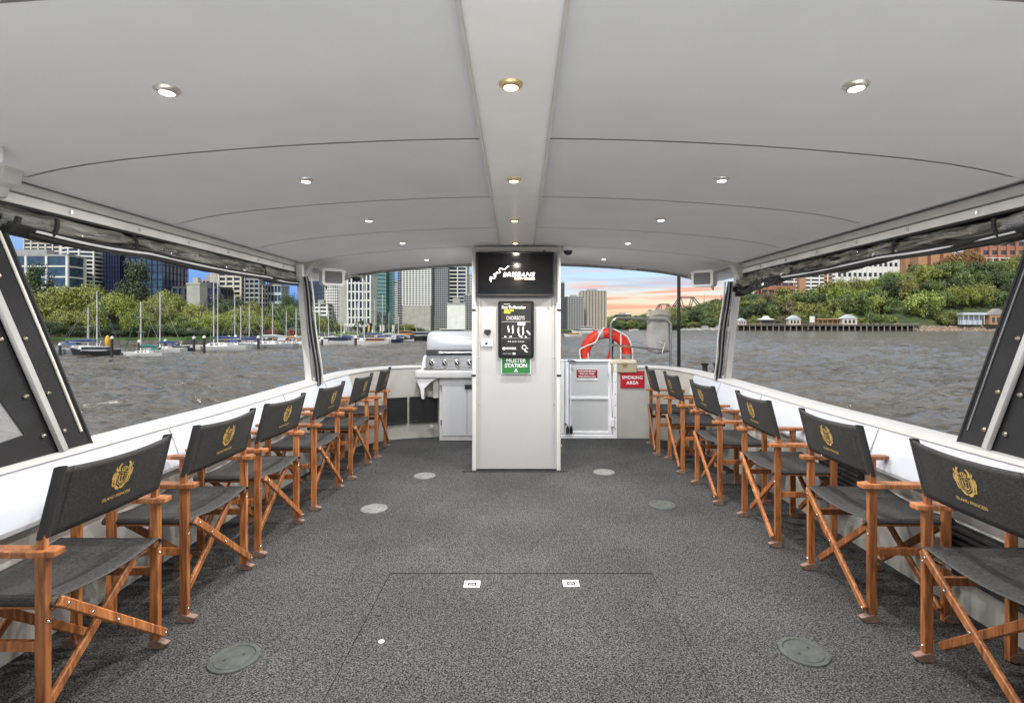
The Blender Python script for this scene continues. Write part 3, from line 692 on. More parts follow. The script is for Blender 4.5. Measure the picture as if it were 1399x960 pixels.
# poster
pox, poz = PX(705, PY), PZ(450, PY)
po = thing('poster_frame', 'black framed music poster reading Run To Paradise below the screen', 'poster', (pox, PY - .012, poz))
pw, ph = .33, .53
def rrect(w_, h_, r, n=6):
    pts = []
    for cx, cy, a0 in ((w_ / 2 - r, h_ / 2 - r, 0), (-w_ / 2 + r, h_ / 2 - r, 90), (-w_ / 2 + r, -h_ / 2 + r, 180), (w_ / 2 - r, -h_ / 2 + r, 270)):
        pts += arc(cx, cy, r, a0, a0 + 90, n)
    return pts
FA = Matrix.Rotation(R(90), 4, 'X')
fr = MB().prism(rrect(pw, ph, .018), 0, .022, FA).build('poster_border', mat("gloss_black", (.005, .005, .005), .3, spec=.3), po, bevel=.003)
MB().prism(rrect(pw - .05, ph - .05, .004), .0222, .0235, FA).build('poster_print', mat("poster_black", (.006, .006, .006), .45, var=.6, scale=9), po)
pm = lambda x, z: Matrix.Translation((x, -.0245, z)) @ Matrix.Rotation(R(90), 4, 'X')
text("Run To Paradise", .033, pm(-.022, .205), txtw, parent=po, bold=.0012)
text("THE BAND", .012, pm(-.085, .235), txtw, parent=po)
yl = mat("yellow_print", (.70, .72, .05), .5)
text("LIVE ON", .020, pm(-.065, .176), yl, parent=po, bold=.0008, sx=1.15); text("STAGE", .020, pm(-.082, .156), yl, parent=po, bold=.0008)
grp = mat("grey_print", (.5, .5, .5), .5)
text("CHOIRBOYS", .050, pm(-.005, .105), grp, parent=po, sx=.62, bold=.0005)
MB().box(-.135, .135, -.0246, -.0242, .071, .074).build('print_rule', grp, po)
MB().box(-.135, .135, -.0246, -.0242, -.082, -.080).build('print_rule', grp, po)
text("BIG BAD NOISE", .017, pm(0, -.112), txtw, parent=po, space=1.35)
# abstract pale figures of the band picture
for (x, z, h, a) in ((-.07, .005, .062, .05), (-.03, .0, .075, -.05), (.022, -.005, .055, -.2), (.03, -.05, .03, 0), (.065, -.012, .085, -.1), (.115, -.028, .05, .6), (-.10, -.066, .016, .5), (-.05, -.066, .02, 1.2), (.05, -.068, .016, .3), (.09, -.068, .016, -.2)):
    stroke([(0, -h / 2), (.004, -h / 5), (-.003, h / 5), (0, h / 2)], [.010, .014, .013, .008]).build('print_figure', txtw, po, M=pm(x, z) @ Matrix.Rotation(a, 4, 'Z'))
MB().box(.015, .085, -.0246, -.0242, .038, .070).build('print_patch', txtw, po)
# bottom marks
stroke(arc(.075, -.165, .019, 0, 360, 20), .007).build('print_logo', txtw, po, M=pm(0, 0)); stroke(arc(.100, -.190, .018, 50, 300, 16), .007).build('print_logo', txtw, po, M=pm(0, 0)); stroke([(.085, -.178), (.098, -.212)], .006).build('print_logo', txtw, po, M=pm(0, 0))
stroke(arc(-.112, -.176, .007, 0, 360, 14), .013).build('print_logo', txtw, po, M=pm(0, 0)); text("SHOWBIZ", .026, pm(-.058, -.176), txtw, parent=po, bold=.001)
text("BOOK NOW", .013, pm(-.08, -.224), grp, parent=po); MB().box(-.03, -.006, -.0246, -.0242, -.232, -.215).build('print_patch', txtw, po)
# muster sign
sg = thing('muster_sign', 'green muster station A sign under the poster', 'sign', (PX(705, PY), PY - .012, PZ(499.5, PY)))
MB().box(-.137, .137, .0, .012, -.076, .076).build('sign_border', white, sg, bevel=.002)
MB().box(-.131, .131, -.002, .0, -.070, .070).build('sign_face', mat("safety_green", (.012, .14, .025), .45), sg)
for tx, z in (("MUSTER", .048), ("STATION", .002), ("A", -.044)): text(tx, .050, TM(0, z) , txtw, parent=sg, bold=.001)
# intercom & socket
ic = thing('intercom', 'small dark oval microphone holder left of the poster', 'intercom', (PX(666, PY), PY + .010, PZ(453, PY)))
b = MB().prism(rrect(.062, .040, .012), 0, .02, FA); b.build('holder', darkp, ic, bevel=.003); MB().prism([(-.012, -.022), (.012, -.022), (.004, -.034), (-.004, -.034)], 0, .016, FA).build('nub', darkp, ic)
so = thing('wall_socket', 'white square switch plate left of the poster', 'switch plate', (PX(665.5, PY), PY + .010, PZ(468.5, PY)))
MB().box(-.056, .052, -.014, 0, -.034, .034).build('plate', white, so, bevel=.004); MB().box(-.018, .006, -.017, -.012, -.016, .010).build('switch', darkp, so, bevel=.002)
# ---------------------------------------------------------------- barbecue and its cabinet
YB = 6.06
cab = thing('barbecue_cabinet', 'white gelcoat cabinet with a grey door carrying the barbecue beside the pillar', 'cabinet', (0, YB, 0))
xl, xr = PX(600, YB), -.18
MB().box(xl, xr, 0, .24, 0, .74).build('cabinet_body', mat('cabinet_white', (.60, .60, .59), .35), cab, bevel=.008)
MB().box(PX(568, YB), xr + .02, -.055, .24, .74, .835).build('counter_top', mat('cabinet_white', (.60, .60, .59), .35), cab, bevel=.022, seg=3, smooth=True)
doorg = mat("door_grey_white", (.55, .56, .57), .4, var=.03)
d = MB().box(PX(604, YB), PX(638, YB), -.012, .0, PZ(595, YB), PZ(521, YB)).build('cabinet_door', doorg, cab, bevel=.004)
MB().box(PX(639, YB), -.30, -.012, .0, PZ(595, YB), PZ(521, YB)).build('cabinet_door', doorg, cab, bevel=.004)
MB().box(PX(635, YB), PX(648, YB), -.024, -.012, PZ(530, YB) - .01, PZ(526, YB) + .008).build('door_latch', darkp, cab, bevel=.003)
for z in (.63, .22): MB().box(PX(603, YB) - .008, PX(603, YB) + .006, -.016, -.010, z - .03, z + .03).build('hinge', chrome, cab)
# moulded side bracket under the counter
b = MB(); pr = [(0, .74), (0, .40), (.03, .40), (.05, .5), (.10, .62), (.22, .70), (.30, .74)]
b2 = MB(); outl = [(PX(568, YB) + .01, .745), (PX(568, YB) + .02, .70), (PX(572, YB) + .02, .62), (PX(574, YB) + .02, .50), (PX(580, YB), .49), (PX(580, YB) + .0, .62), (PX(590, YB), .70), (PX(600, YB), .745)]
b2.prism(outl, -.05, .03, FA); b2.build('side_bracket', white, cab, bevel=.006, smooth=True)
b2 = MB().box(PX(591, YB), PX(599, YB), .02, .10, .50, .74); b2.build('riser', cream, cab, bevel=.005)
# outlets near grille
for px, py, w_, h_, nm in ((588, 538, .07, .07, 'white wall socket above the right black grille'), (589, 583, .05, .055, 'grey deck shower outlet below the right black grille')):
    o = MB().box(-w_ / 2, w_ / 2, -.02, .02, -h_ / 2, h_ / 2).box(-w_ / 3, w_ / 3, -.03, -.018, -h_ / 4, h_ / 4).build('wall_outlet', mat("outlet_grey", (.35, .35, .34), .4), bevel=.004)
    o.location = (PX(px, 6.1), 6.15, PZ(py, 6.15)); tag(o, nm, 'outlet')
bb = thing('barbecue', 'stainless gas barbecue with white hood, four knobs, partly behind the pillar', 'barbecue', (0, YB, 0))
bx0, bx1 = PX(583, YB), -.20
zc0 = .835
sil = mat("grey_enamel", (.20, .20, .20), .35, .6, var=.15)
# hood profile lofted along x
hp_ = [(0.0, 1.075), (-.005, 1.11), (.0, 1.18), (.03, 1.25), (.09, 1.285), (.18, 1.295), (.30, 1.28), (.36, 1.22), (.38, 1.10), (.38, 1.075)]
b = MB(); n = len(hp_)
for x, f in ((bx0, .9), (bx0 + .02, .98), (bx0 + .06, 1.0), (bx1 - .06, 1), (bx1 - .02, .98), (bx1, .9)): b.v += [(x, .19 + (y - .19) * f, 1.075 + (z - 1.075) * f) for y, z in hp_]
for i in range(5): b.f += [(i * n + j, i * n + (j + 1) % n, (i + 1) * n + (j + 1) % n, (i + 1) * n + j) for j in range(n)]
b.f += [tuple(range(n - 1, -1, -1)), tuple(5 * n + j for j in range(n))]
b.build('hood', mat("hood_white_steel", (.50, .50, .52), .25, .25, var=.05, scale=3), bb, smooth=True)
MB().box(bx0 - .005, bx1 + .005, -.014, .36, 1.010, 1.072).build('hood_band', mat("band_dark", (.045, .045, .045), .35), bb, bevel=.004)
b = MB().tube([(PX(600, YB) + .0, -.055, 1.045), (bx1 - .12, -.055, 1.045)], .012, 12); b.build('hood_handle', chrome, bb, smooth=True)
for x in (PX(602, YB), bx1 - .15): MB().box(x - .025, x + .025, -.065, -.01, 1.028, 1.062).build('handle_mount', chrome, bb, bevel=.006)
MB().box(bx0, bx1, .0, .38, .985, 1.008).build('grill_body', chrome, bb)
# tilted control panel
b = MB(); b.v = [(bx0 - .01, -.035, .87), (bx1, -.035, .87), (bx1, -.012, .985), (bx0 - .01, -.012, .985), (bx0 - .01, .3, .87), (bx1, .3, .87), (bx1, .3, .985), (bx0 - .01, .3, .985)]
b.f = [(0, 1, 2, 3), (1, 5, 6, 2), (5, 4, 7, 6), (4, 0, 3, 7), (3, 2, 6, 7), (0, 4, 5, 1)]
b.build('control_panel', sil, bb, bevel=.004)
MB().box(bx0 - .03, bx1, -.05, .3, .838, .868).build('drip_tray', chrome, bb, bevel=.006)
for px in (590, 608, 625, 642, 660):
    x = PX(px, YB); M = Matrix.Translation((x, -.026, .925)) @ Matrix.Rotation(R(80), 4, 'X')
    k = MB().lathe([(.0, .002), (.036, .002), (.036, .008), (.030, .012)], 22).build('knob_ring', chrome, bb, M=M, smooth=True)
    MB().lathe([(.024, .008), (.022, .034), (.018, .038), (0, .038)], 20).build('knob', darkp, bb, M=M, smooth=True)
    MB().box(-.004, .004, -.020, .020, .038, .046).build('knob_grip', chrome, bb, M=M @ Matrix.Rotation(.5, 4, 'Z'), bevel=.001)
for px in (616, 651): MB().box(PX(px, YB) - .02, PX(px, YB) + .02, -.026, -.018, .944, .95).build('panel_label', mat("amber_print", (.35, .28, .08), .5), bb)
b = MB().torus(.022, .006, Matrix.Translation((PX(637, YB), .075, 1.262)) @ Matrix.Rotation(R(60), 4, 'X'), 20, 8); b.build('thermometer', chrome, bb, smooth=True)
# moulded side wing left of the barbecue
b = MB(); wing = [(PX(575, YB), .83), (PX(576, YB), .90), (PX(577, YB), .95), (PX(579, YB), 1.0), (PX(581, YB), 1.015), (PX(584, YB), 1.01), (PX(583, YB), .83)]
b.prism(wing, -.30, -.0, FA); b.build('windshield_wing', white, cab, bevel=.008, smooth=True)
# ---------------------------------------------------------------- bow gate
YG = 6.2
gt = thing('bow_gate', 'white panelled double gate at the bow right of the pillar', 'gate', (0, YG, 0))
gx = [PX(741, YG), PX(772, YG), PX(836, YG)]
for a, c in ((gx[0], gx[1] - .008), (gx[1], gx[2])):
    zt = .925
    leaf = MB().box(a, c, .012, .03, .04, zt).build('gate_panel', mat("gate_grey_white", (.52, .53, .53), .4, var=.03), gt)
    f = MB(); f.box(a, c, -.012, .036, zt, zt + .028); f.build('gate_frame', white, gt, bevel=.005)
    for z0_, z1_ in ((.055, .085), (.47, .505)): MB().box(a + .04, c - .04, -.004, .0115, z0_, z1_).build('gate_frame', white, gt, bevel=.004)
    for q in (a + .0, c - .045): MB().box(q, q + .045, -.008, .0115, .05, zt - .001).build('gate_frame', white, gt, bevel=.006)
MB().box(gx[0], gx[2] + .02, -.02, .05, .0, .045).build('gate_sill', white, gt, bevel=.005)
for x in (PX(773, YG), PX(779, YG)):
    b = MB().tube([(x, -.035, .16), (x - .0, -.035, .90)], .008, 8); b.build('drop_bolt', white, gt, smooth=True)
for x, lean in ((PX(775, YG), 0), (PX(780, YG), 0)):
    b = MB().lathe([(0, -.04), (.018, -.03), (.02, .02), (.01, .05), (.007, .06)], 12); b.build('bolt_knob', darkp, gt, M=Matrix.Translation((x, -.045, .10)), smooth=True)
b = MB().tube([(PX(771, YG), -.045, .19), (PX(774, YG), -.045, .165)], .008, 8); b.build('bolt_handle', darkp, gt, smooth=True)
b = MB().tube([(PX(775, YG), -.045, .945), (PX(783, YG), -.045, .94), (PX(786, YG), -.045, .92)], .008, 8); b.build('gate_handle', darkp, gt, smooth=True)
MB().box(PX(836, YG) + .006, PX(843, YG), -.03, .06, .0, .93).build('gate_post', white, gt, bevel=.008)
b = MB().tube([(PX(832, YG), -.05, PZ(507, YG)), (PX(838, YG), -.05, PZ(575, YG))], .010, 8); b.build('gas_strut', white, gt, smooth=True)
for px, py in ((832, 505), (836, 576)): MB().box(PX(px, YG) - .018, PX(px, YG) + .018, -.06, -.028, PZ(py, YG) - .05, PZ(py, YG) + .05).build('hinge', white, gt, bevel=.006)
for k in range(6): MB().lathe([(0, .004), (.006, .003), (.007, 0)], 8).build('screw', chrome, gt, M=Matrix.Translation((PX(840, YG), -.030, .12 + k * .14)) @ FA)
# smoking notice on gate
sn = thing('smoking_notice', 'small red no smoking notice with white lettering on the bow gate', 'sign', (PX(802, YG), YG + .010, PZ(510.5, YG)))
MB().box(-.132, .132, -.004, .0, -.085, .065).build('sign_border', mat("notice_grey", (.55, .55, .55), .5), sn, bevel=.001)
MB().box(-.126, .126, -.006, -.004, -.048, .048).build('sign_face', mat("notice_red", (.28, .008, .02), .45), sn)
for tx, z, sz in (("Smoking Past this point", .031, .022), ("Shuts your Cruise", .002, .024), ("Strictly enforced on board", -.030, .019)): text(tx, sz, Matrix.Translation((0, -.0075, z)) @ FA, txtw, parent=sn, bold=.0008)
MB().box(.088, .126, -.006, -.004, -.078, -.062).build('sign_patch', txtw, sn)
ss = thing('smoking_area_sign', 'larger red SMOKING AREA sign on the wall right of the gate', 'sign', (PX(863.5, YG), 6.190, PZ(518, YG)))
MB().box(-.145, .145, -.006, .0, -.102, .102).build('sign_face', mat("sign_red", (.42, .010, .02), .45), ss, bevel=.002)
text("SMOKING", .054, Matrix.Translation((0, -.0075, .022)) @ FA, txtw, parent=ss, bold=.001, space=1.05); text("AREA", .056, Matrix.Translation((0, -.0075, -.042)) @ FA, txtw, parent=ss, bold=.001, space=1.08)
# beige box on the bulwark top
bz = thing('storage_box', 'beige lidded box sitting on the wall beside the gate', 'box', (PX(852, 6.2), 6.28, .795))
beige = mat("beige_plastic", (.36, .31, .20), .5)
MB().box(-.155, .155, -.11, .11, 0, .105).build('box_body', beige, bz, bevel=.006)
MB().box(-.168, .15, -.115, .12, .106, .150).build('box_lid', mat("beige_lid", (.62, .56, .42), .45), bz, bevel=.012, seg=2)
MB().box(-.02, .03, -.135, -.112, .10, .13).build('box_clasp', beige, bz, bevel=.003)
# lifebuoy
LBY = 6.5
lc = (PX(828, LBY), LBY, PZ(484, LBY))
lb = thing('lifebuoy', 'orange red ring lifebuoy with white rope hanging outside the gate', 'lifebuoy', lc)
orange = mat("lifebuoy_orange", (.62, .028, .008), .5, var=.12, scale=12)
MF = Matrix.Rotation(R(90), 4, 'X')
MB().torus(.268, .066, MF, 64, 16, rr=.048).build('ring', orange, lb, smooth=True)
refl = mat("reflective_tape", (.30, .30, .31), .35)
for a in (105, 195, 15 - 20, 285): MB().torus(.268, .0675, MF, 4, 16, R(a - 6), R(a + 6), rr=.0495).build('reflective_band', refl, lb, smooth=True)
rope = mat("white_rope", (.75, .74, .70), .7, var=.15, scale=80)
def rp_(a, r, y=0): return Vector((r * math.cos(R(a)), y, r * math.sin(R(a))))
for a0, a1 in ((95, 170), (85, 40), (40, -40), (170, 260)):
    b = MB(); pts = []
    for i in range(15):
        u = i / 14; a = a0 + (a1 - a0) * u; r = .345 - .13 * math.sin(PI * u) * (1 if a0 > 90 and a1 < 180 else .15); pts.append(rp_(a, r, -.062 + .02 * abs(2 * u - 1)))
    b.tube(pts, .0085, 8); b.build('grab_rope', rope, lb, smooth=True)
for x in (-.235, .175): MB().tube([(x, -.062, .02 if x < 0 else .26), (x, -.064, -.3)], .0085, 8).build('grab_rope', rope, lb, smooth=True)
b = MB(); b.tube([(.075, .02, .20), (.068, .02, -.02), (.075, .02, -.12)], [.03, .022, .03], 10); b.build('buoy_bracket', rubber, lb, smooth=True)
b = MB(); b.tube([(.045, .0, .05), (.042, .0, -.05), (.05, 0, -.14)], [.012, .03, .02], 10); b.build('rescue_light', orange, lb, smooth=True)
# stainless rail
rl = thing('bow_handrail', 'stainless tube handrail frame above the gate post and beige box', 'handrail')
rm = mat("rail_steel", (.42, .42, .41), .25, 1.0)
YR = 6.34
def rp2(px, py, y=YR): return P(px, py, y)
pts = [rp2(834.5, 500), rp2(834.5, 450), rp2(835, 442), rp2(838, 437), rp2(844, 434.5), rp2(860, 435), rp2(900, 437.5, 6.36), rp2(911, 438.5, 6.36), rp2(915.5, 442, 6.36), rp2(916.5, 450, 6.36), rp2(915.5, 504, 6.36)]
MB().tube(smooth_path([tuple(p) for p in pts], 4), .0155, 12).build('top_rail', rm, rl, smooth=True)
MB().tube([rp2(834.5, 471), rp2(916, 478.5, 6.36)], .0125, 12).build('mid_rail', rm, rl, smooth=True)
MB().box(-.04, .04, -.04, .04, 0, .012).build('rail_foot', rm, rl, M=Matrix.Translation((PX(916, 6.36), 6.36, .86)), bevel=.004)
# grey bag
bgc = (PX(899, 6.45), 6.42, PZ(457, 6.45))
def bagf(u, v):
    a = 2 * PI * u; z = -.24 + .53 * v
    rx = (.150 + .006 * math.sin(v * 7)) * (1 - .10 * v) * (math.sin(min(1, v / .12) * PI / 2) ** .5 if v < .12 else 1) * (1 if v < .93 else 1 - (v - .93) * 2.2)
    ry = rx * .42
    q = noise.noise(Vector((math.cos(a) * 2.5, math.sin(a) * 2.5, v * 1.1))) * .018
    sgn = lambda t: (abs(t) ** .6) * (1 if t >= 0 else -1)
    return ((rx + q) * sgn(math.cos(a)), (ry + q) * sgn(math.sin(a)), z + .012 * noise.noise(Vector((a, v * 5, 3))))
bag = thing('fender_bag', 'grey fabric bag cover tied to the bow handrail', 'bag', bgc)
MB().grid(bagf, 48, 26).build('bag_cloth', mat("bag_grey", (.42, .41, .38), .85, var=.15, scale=8, bump=.3, bscale=60), bag, smooth=True)
MB().grid(lambda u, v: ((.155 - .03 * v) * math.cos(2 * PI * u), (.075 - .02 * v) * math.sin(2 * PI * u) - .0, .235 + .07 * v + .01 * math.sin(6 * PI * u)), 36, 5).build('bag_top', mat("bag_beige", (.52, .48, .38), .85, bump=.3), bag, smooth=True, solid=.01)
MB().tube([(-.02, -.10, -.08), (.02, -.12, -.105), (.06, -.10, -.08), (.015, -.1, -.22)], .006, 6).build('bag_cord', rope, bag, smooth=True)
# dark pole
tag(MB().tube([P(927.5, 504, 6.7), P(927.5, 366, 6.7)], .022, 14).build('roof_pole', mat("dark_bronze", (.05, .045, .04), .35, .6), smooth=True), 'thin dark vertical pole rising from the bow rail to the roof', 'pole')
# bollards
for px, lbl in ((963, 'left one of two dark mooring bollards outside the right wall'), (979, 'right one of two dark mooring bollards outside the right wall')):
    o = MB().lathe([(0, 0), (.05, 0), (.05, .01), (.038, .03), (.036, .10), (.052, .12), (.054, .14), (0, .145)], 20).build('mooring_bollard', rubber, smooth=True)
    o.scale = (.8, .8, .75); o.location = (PX(px, 5.95), 5.95, .82); tag(o, lbl, 'bollard', 'mooring bollards')
o = MB().lathe([(0, 0), (.085, 0), (.088, .02), (.08, .055), (.05, .068), (0, .07)], 22).build('mushroom_vent', white, smooth=True)
o.location = (PX(486, 6.0), 6.0, PZ(514, 6.0)); o.scale = (1.3, 1, 1); tag(o, 'small white mushroom vent on the left rail near the bow', 'vent')
o = MB().box(-.09, .09, -.05, .05, 0, .03).build('deck_cleat', chrome, bevel=.01, smooth=True); o.location = (-1.2, 6.34, .872); tag(o, 'small steel cleat on the rail left of the barbecue', 'cleat')
# things hanging under the front roof edge
for px, py, lb_ in ((487, 379, 'white deck flood light under the front roof edge, left of the pillar'), (861, 368, 'small grey fitting under the front roof edge, right of the pillar')):
    t = thing('deck_light', lb_, 'deck light', P(px, py, 6.08))
    MB().box(-.085, .085, -.04, .04, -.005, .03).build('light_base', trim, t, bevel=.01)
    if px < 600: MB().lathe([(0, -.05), (.04, -.045), (.05, -.02), (.05, .0)], 18).build('light_lens', mat("smoked_dome", (.03, .03, .03), .08), t, smooth=True)
# ---------------------------------------------------------------- speakers
def speaker(loc, rz, tilt, label, sc=1.0):
    t = thing('wall_speaker', label, 'speaker', loc, rz, 'white roof speakers'); t.rotation_euler = (tilt, 0, rz); t.scale = (sc, sc, sc)
    # front faces local -y ; tapered rounded body
    fw, fh, bw_, bh_, dp = .215, .165, .15, .125, .23
    b = MB(); lay = []
    for y, w_, h_ in ((0, fw, fh), (.05, fw, fh), (.14, (fw + bw_) / 2 + .01, (fh + bh_) / 2 + .01), (.20, bw_, bh_), (dp, bw_ * .7, bh_ * .7)):
        pts = rrect(w_, h_, .028, 4); lay.append(len(b.v)); b.v += [(p_[0], y, p_[1]) for p_ in pts]; n = len(pts)
    for i in range(len(lay) - 1): b.f += [(lay[i] + j, lay[i] + (j + 1) % n, lay[i + 1] + (j + 1) % n, lay[i + 1] + j) for j in range(n)]
    b.f += [tuple(lay[0] + j for j in range(n)), tuple(lay[-1] + n - 1 - j for j in range(n))]
    b.build('speaker_body', mat("speaker_white", (.66, .66, .63), .4), t, smooth=True)
    MB().prism(rrect(fw - .05, fh - .05, .014, 4), .0, .004, MF).build('speaker_grille', mat("grille_grey", (.16, .16, .16), .7, bump=.6, bscale=500), t)
    for s_ in (-1, 1): MB().lathe([(0, -.012), (.012, -.01), (.012, .01), (0, .012)], 12).build('pivot_cap', trim, t, M=Matrix.Translation((s_ * (fw / 2 + .002), .015, fh / 2 - .02)), smooth=True)
    a = MB().tube([(0, dp - .01, 0), (0, dp + .06, .02), (0, dp + .09, .07)], .012, 10); a.build('mounting_arm', trim, t, smooth=True)
    MB().tube([(0, dp - .03, -.04), (.01, dp + .03, -.10), (.0, dp + .07, -.04), (0, dp + .09, .05)], .005, 6).build('speaker_cable', rubber, t, smooth=True)
speaker((PX(457, 5.0) , 4.98, PZ(379, 5.0)), R(38), 0, 'white wall speaker hung in the far left corner of the cabin')
speaker((PX(957, 5.1), 5.06, PZ(381, 5.1)), R(-42), 0, 'white wall speaker hung in the far right corner of the cabin')
speaker((-1.875, 1.75, 1.985), R(60), 0, 'white speaker cut off by the left edge of the picture, under the ceiling', .75)
# ---------------------------------------------------------------- director's chairs
def crest_parts():
    """gold crest strokes in a 2D frame, ~ .09 wide, y up"""
    ms = MB()
    def st(p, w_): 
        q = stroke(p, w_); ms.add(q.v, q.f)
    k = .001
    sh = [(-17, 14), (-8, 17), (0, 20), (8, 17), (17, 14), (17, -2), (12, -13), (0, -22), (-12, -13), (-17, -2), (-17, 14)]
    st([(a * k, b * k) for a, b in sh], .0022)
    # letters and anchor on the shield
    st([(-10 * k, 10 * k), (-10 * k, -3 * k), (-7 * k, -9 * k), (-2 * k, -11 * k)], [.004, .004, .003, .002])
    st([(-13 * k, 10 * k), (-7 * k, 10 * k)], .002); st([(7 * k, 10 * k), (13 * k, 10 * k)], .002)
    st([(10 * k, 10 * k), (10 * k, -3 * k), (7 * k, -9 * k), (2 * k, -11 * k)], [.002, .002, .002, .002])
    st([(0, 13 * k), (0, -15 * k)], .0026); st([(-5 * k, 7 * k), (5 * k, 7 * k)], .002); st(arc(0, -4 * k, 9 * k, 200, 340, 10, 10 * k), .0024); st(arc(0, 14 * k, 2.5 * k, 0, 360, 10), .0014)
    for sgn in (-1, 1):
        f = lambda pts: [(a * sgn * k, b * k) for a, b in pts]
        st(f([(13, 22), (17, 25), (20, 31), (19, 38), (14, 43), (11, 44)]), [.002, .006, .008, .007, .005, .001])     # raised head plume
        st(f([(20, 25), (25, 27), (29, 33), (28, 39)]), [.007, .007, .005, .001])
        st(f([(20, 20), (25, 15), (28, 7), (27, 0)]), [.009, .012, .010, .006])                          # body
        st(f([(30, 24), (34, 18), (35, 8), (32, -3)]), [.002, .005, .005, .002])
        st(f([(20, 8), (23, 1), (22, -7), (18, -12)]), [.002, .005, .006, .003])
        st(f([(29, -1), (31, -9), (27, -16), (20, -18)]), [.005, .004, .006, .002])
        st(f([(20, -19), (12, -25), (5, -29), (0, -27)]), [.003, .009, .007, .002])
        st(f([(24, -9), (17, -18), (10, -22)]), [.002, .004, .002])
    for a in (-7, 0, 7): st([(a * k, 25 * k), (a * k * 1.1, (33 - abs(a) * .3) * k)], [.0045, .0015])
    st([(-9 * k, 26 * k), (-10 * k, 31 * k)], [.003, .001]); st([(9 * k, 26 * k), (10 * k, 31 * k)], [.003, .001])
    st(arc(0, 24.5 * k, 9 * k, 180, 360, 8, 2.5 * k), .0025); st(arc(0, 27 * k, 8.5 * k, 0, 180, 8, 6 * k), .0018)
    return ms
BZ0, BZ1 = .665, .895
def back_x(y, z):     # rear face of the backrest cloth (local x)
    u = (z - BZ0) / (BZ1 - BZ0)
    lean = -.008 - .058 * u
    sag_ = -.020 * (1 - (y / .2525) ** 2) * (.5 + .5 * u)
    return lean + sag_
def back_top(y): return BZ1 - .012 * (1 - (y / .2525) ** 2)
ch = thing('directors_chair', 'x', 'chair', (0, 0, 0), 0, "wooden director's chairs lined up along both sides")
HW = .2525
for sx in (0, .335):
    for s in (-1, 1):
        MB().box(sx - .018, sx + .018, s * HW - .012, s * HW + .012, .004, .612).build('leg', teak, ch, bevel=.002)
        ft = MB(); x0_, x1_ = (sx - .062, sx + .024) if sx == 0 else (sx - .024, sx + .05)
        ft.prism([(x0_ + .024, 0), (x1_, 0), (x1_, .030), (sx + .0, .038), (x0_ + .006, .022)], -.015, .015, Matrix.Translation((0, s * HW, 0)) @ FA)
        ft.build('foot', footwood, ch, bevel=.002)
for s in (-1, 1):
    a = MB(); a.prism([(-.055, -.022), (-.055, .022), (-.02, .029), (.30, .029), (.40, .024), (.425, .010), (.425, -.010), (.40, -.024), (.30, -.029), (-.02, -.029)], .613, .634, Matrix.Translation((0, s * HW, 0)))
    a.build('armrest', teak, ch, bevel=.004, seg=2)
    MB().box(-.022, .375, s * (HW - .022) - .013, s * (HW - .022) + .013, .430, .456).build('seat_rail', teak, ch, bevel=.004)
    MB().box(.020, .315, s * HW - .009, s * HW + .009, .305, .338).build('side_stretcher', teak, ch, bevel=.002)
    b = MB(); b.bar((.006, s * HW, .560), (-.0, s * HW, .70), .026, .019, (1, 0, 0)); b.build('back_upright', teak, ch, bevel=.002)
for xo, xi in ((-.034, .012 + .022), (.301, .369)):
    b = MB(); b.bar((xo, HW - .02, .455), (xo, -HW - .006, .058), .018, .033, (1, 0, 0)); b.build('cross_brace', teak, ch, bevel=.004)
    b = MB(); b.bar((xi, -HW + .02, .455), (xi, HW - .03, .075), .018, .033, (1, 0, 0)); b.build('cross_brace', teak, ch, bevel=.004)
scr = mat("screw_steel", (.75, .74, .70), .25, 1.0)
for (y, z) in ((HW - .045, .435), (HW - .14, .353), (0.0 + .0, .262), (-HW + .0, .062)):
    MB().lathe([(0, .003), (.004, .0025), (.0055, 0)], 10).build('screw', scr, ch, M=Matrix.Translation((-.0445, y, z)) @ Matrix.Rotation(R(-90), 4, 'Y'), smooth=True)
for s in (-1, 1):
    for z in ((.40, .06) if s > 0 else (.40,)):
        MB().lathe([(0, .003), (.004, .0025), (.0055, 0)], 10).build('screw', scr, ch, M=Matrix.Translation((-.0185, s * HW, z)) @ Matrix.Rotation(R(-90), 4, 'Y'), smooth=True)
    for xx in (0.0, .335):
        b = MB(); b.bar((xx + .026, s * (HW - .010), .402), (xx + .026, s * (HW - .085), .412), .004, .014, (1, 0, 0)); b.build('folding_link', scr, ch)
def seatf(u, v):
    x = -.030 + .415 * u; y = -HW + .022 + (2 * HW - .044) * v
    return (x, y, .467 - .022 * math.sin(PI * v) - .003 * math.sin(PI * u))
seat = MB().grid(seatf, 16, 20)
seat.build('seat', slingm, ch, smooth=True, solid=.003)
for s in (-1, 1):
    MB().grid(lambda u, v: (-.030 + .415 * u, s * (HW - .022 + .018 * math.sin(PI * v)), .467 - .034 * v), 8, 8).build('seat_hem', slingm, ch, smooth=True, solid=.003)
MB().grid(lambda u, v: (back_x(-HW + 2 * HW * u, BZ0 + (back_top(-HW + 2 * HW * u) - BZ0) * v) + .0015, -HW + 2 * HW * u, BZ0 + (back_top(-HW + 2 * HW * u) - BZ0) * v), 30, 10).build('backrest', slingm, ch, smooth=True, solid=.003)
for s in (-1, 1):
    def sl_(u, v):
        z = BZ0 + (BZ1 - BZ0) * u; a = 2 * PI * v
        return (back_x(s * HW, z) + .012 + .016 * math.cos(a), s * (HW - .004) + .019 * math.sin(a), z)
    MB().grid(sl_, 8, 16).build('back_sleeve', mat("sleeve_black", (.022, .022, .022), .8, bump=.2, bscale=200), ch, smooth=True)
    MB().grid(lambda u, v: (back_x(s * (HW - .034), BZ0 + (BZ1 - BZ0) * v) - .002, s * (HW - .034 + .002 * u), BZ0 + (BZ1 - BZ0) * v), 1, 6).build('stitching', mat("stitch_black", (.010, .010, .010), .8), ch)
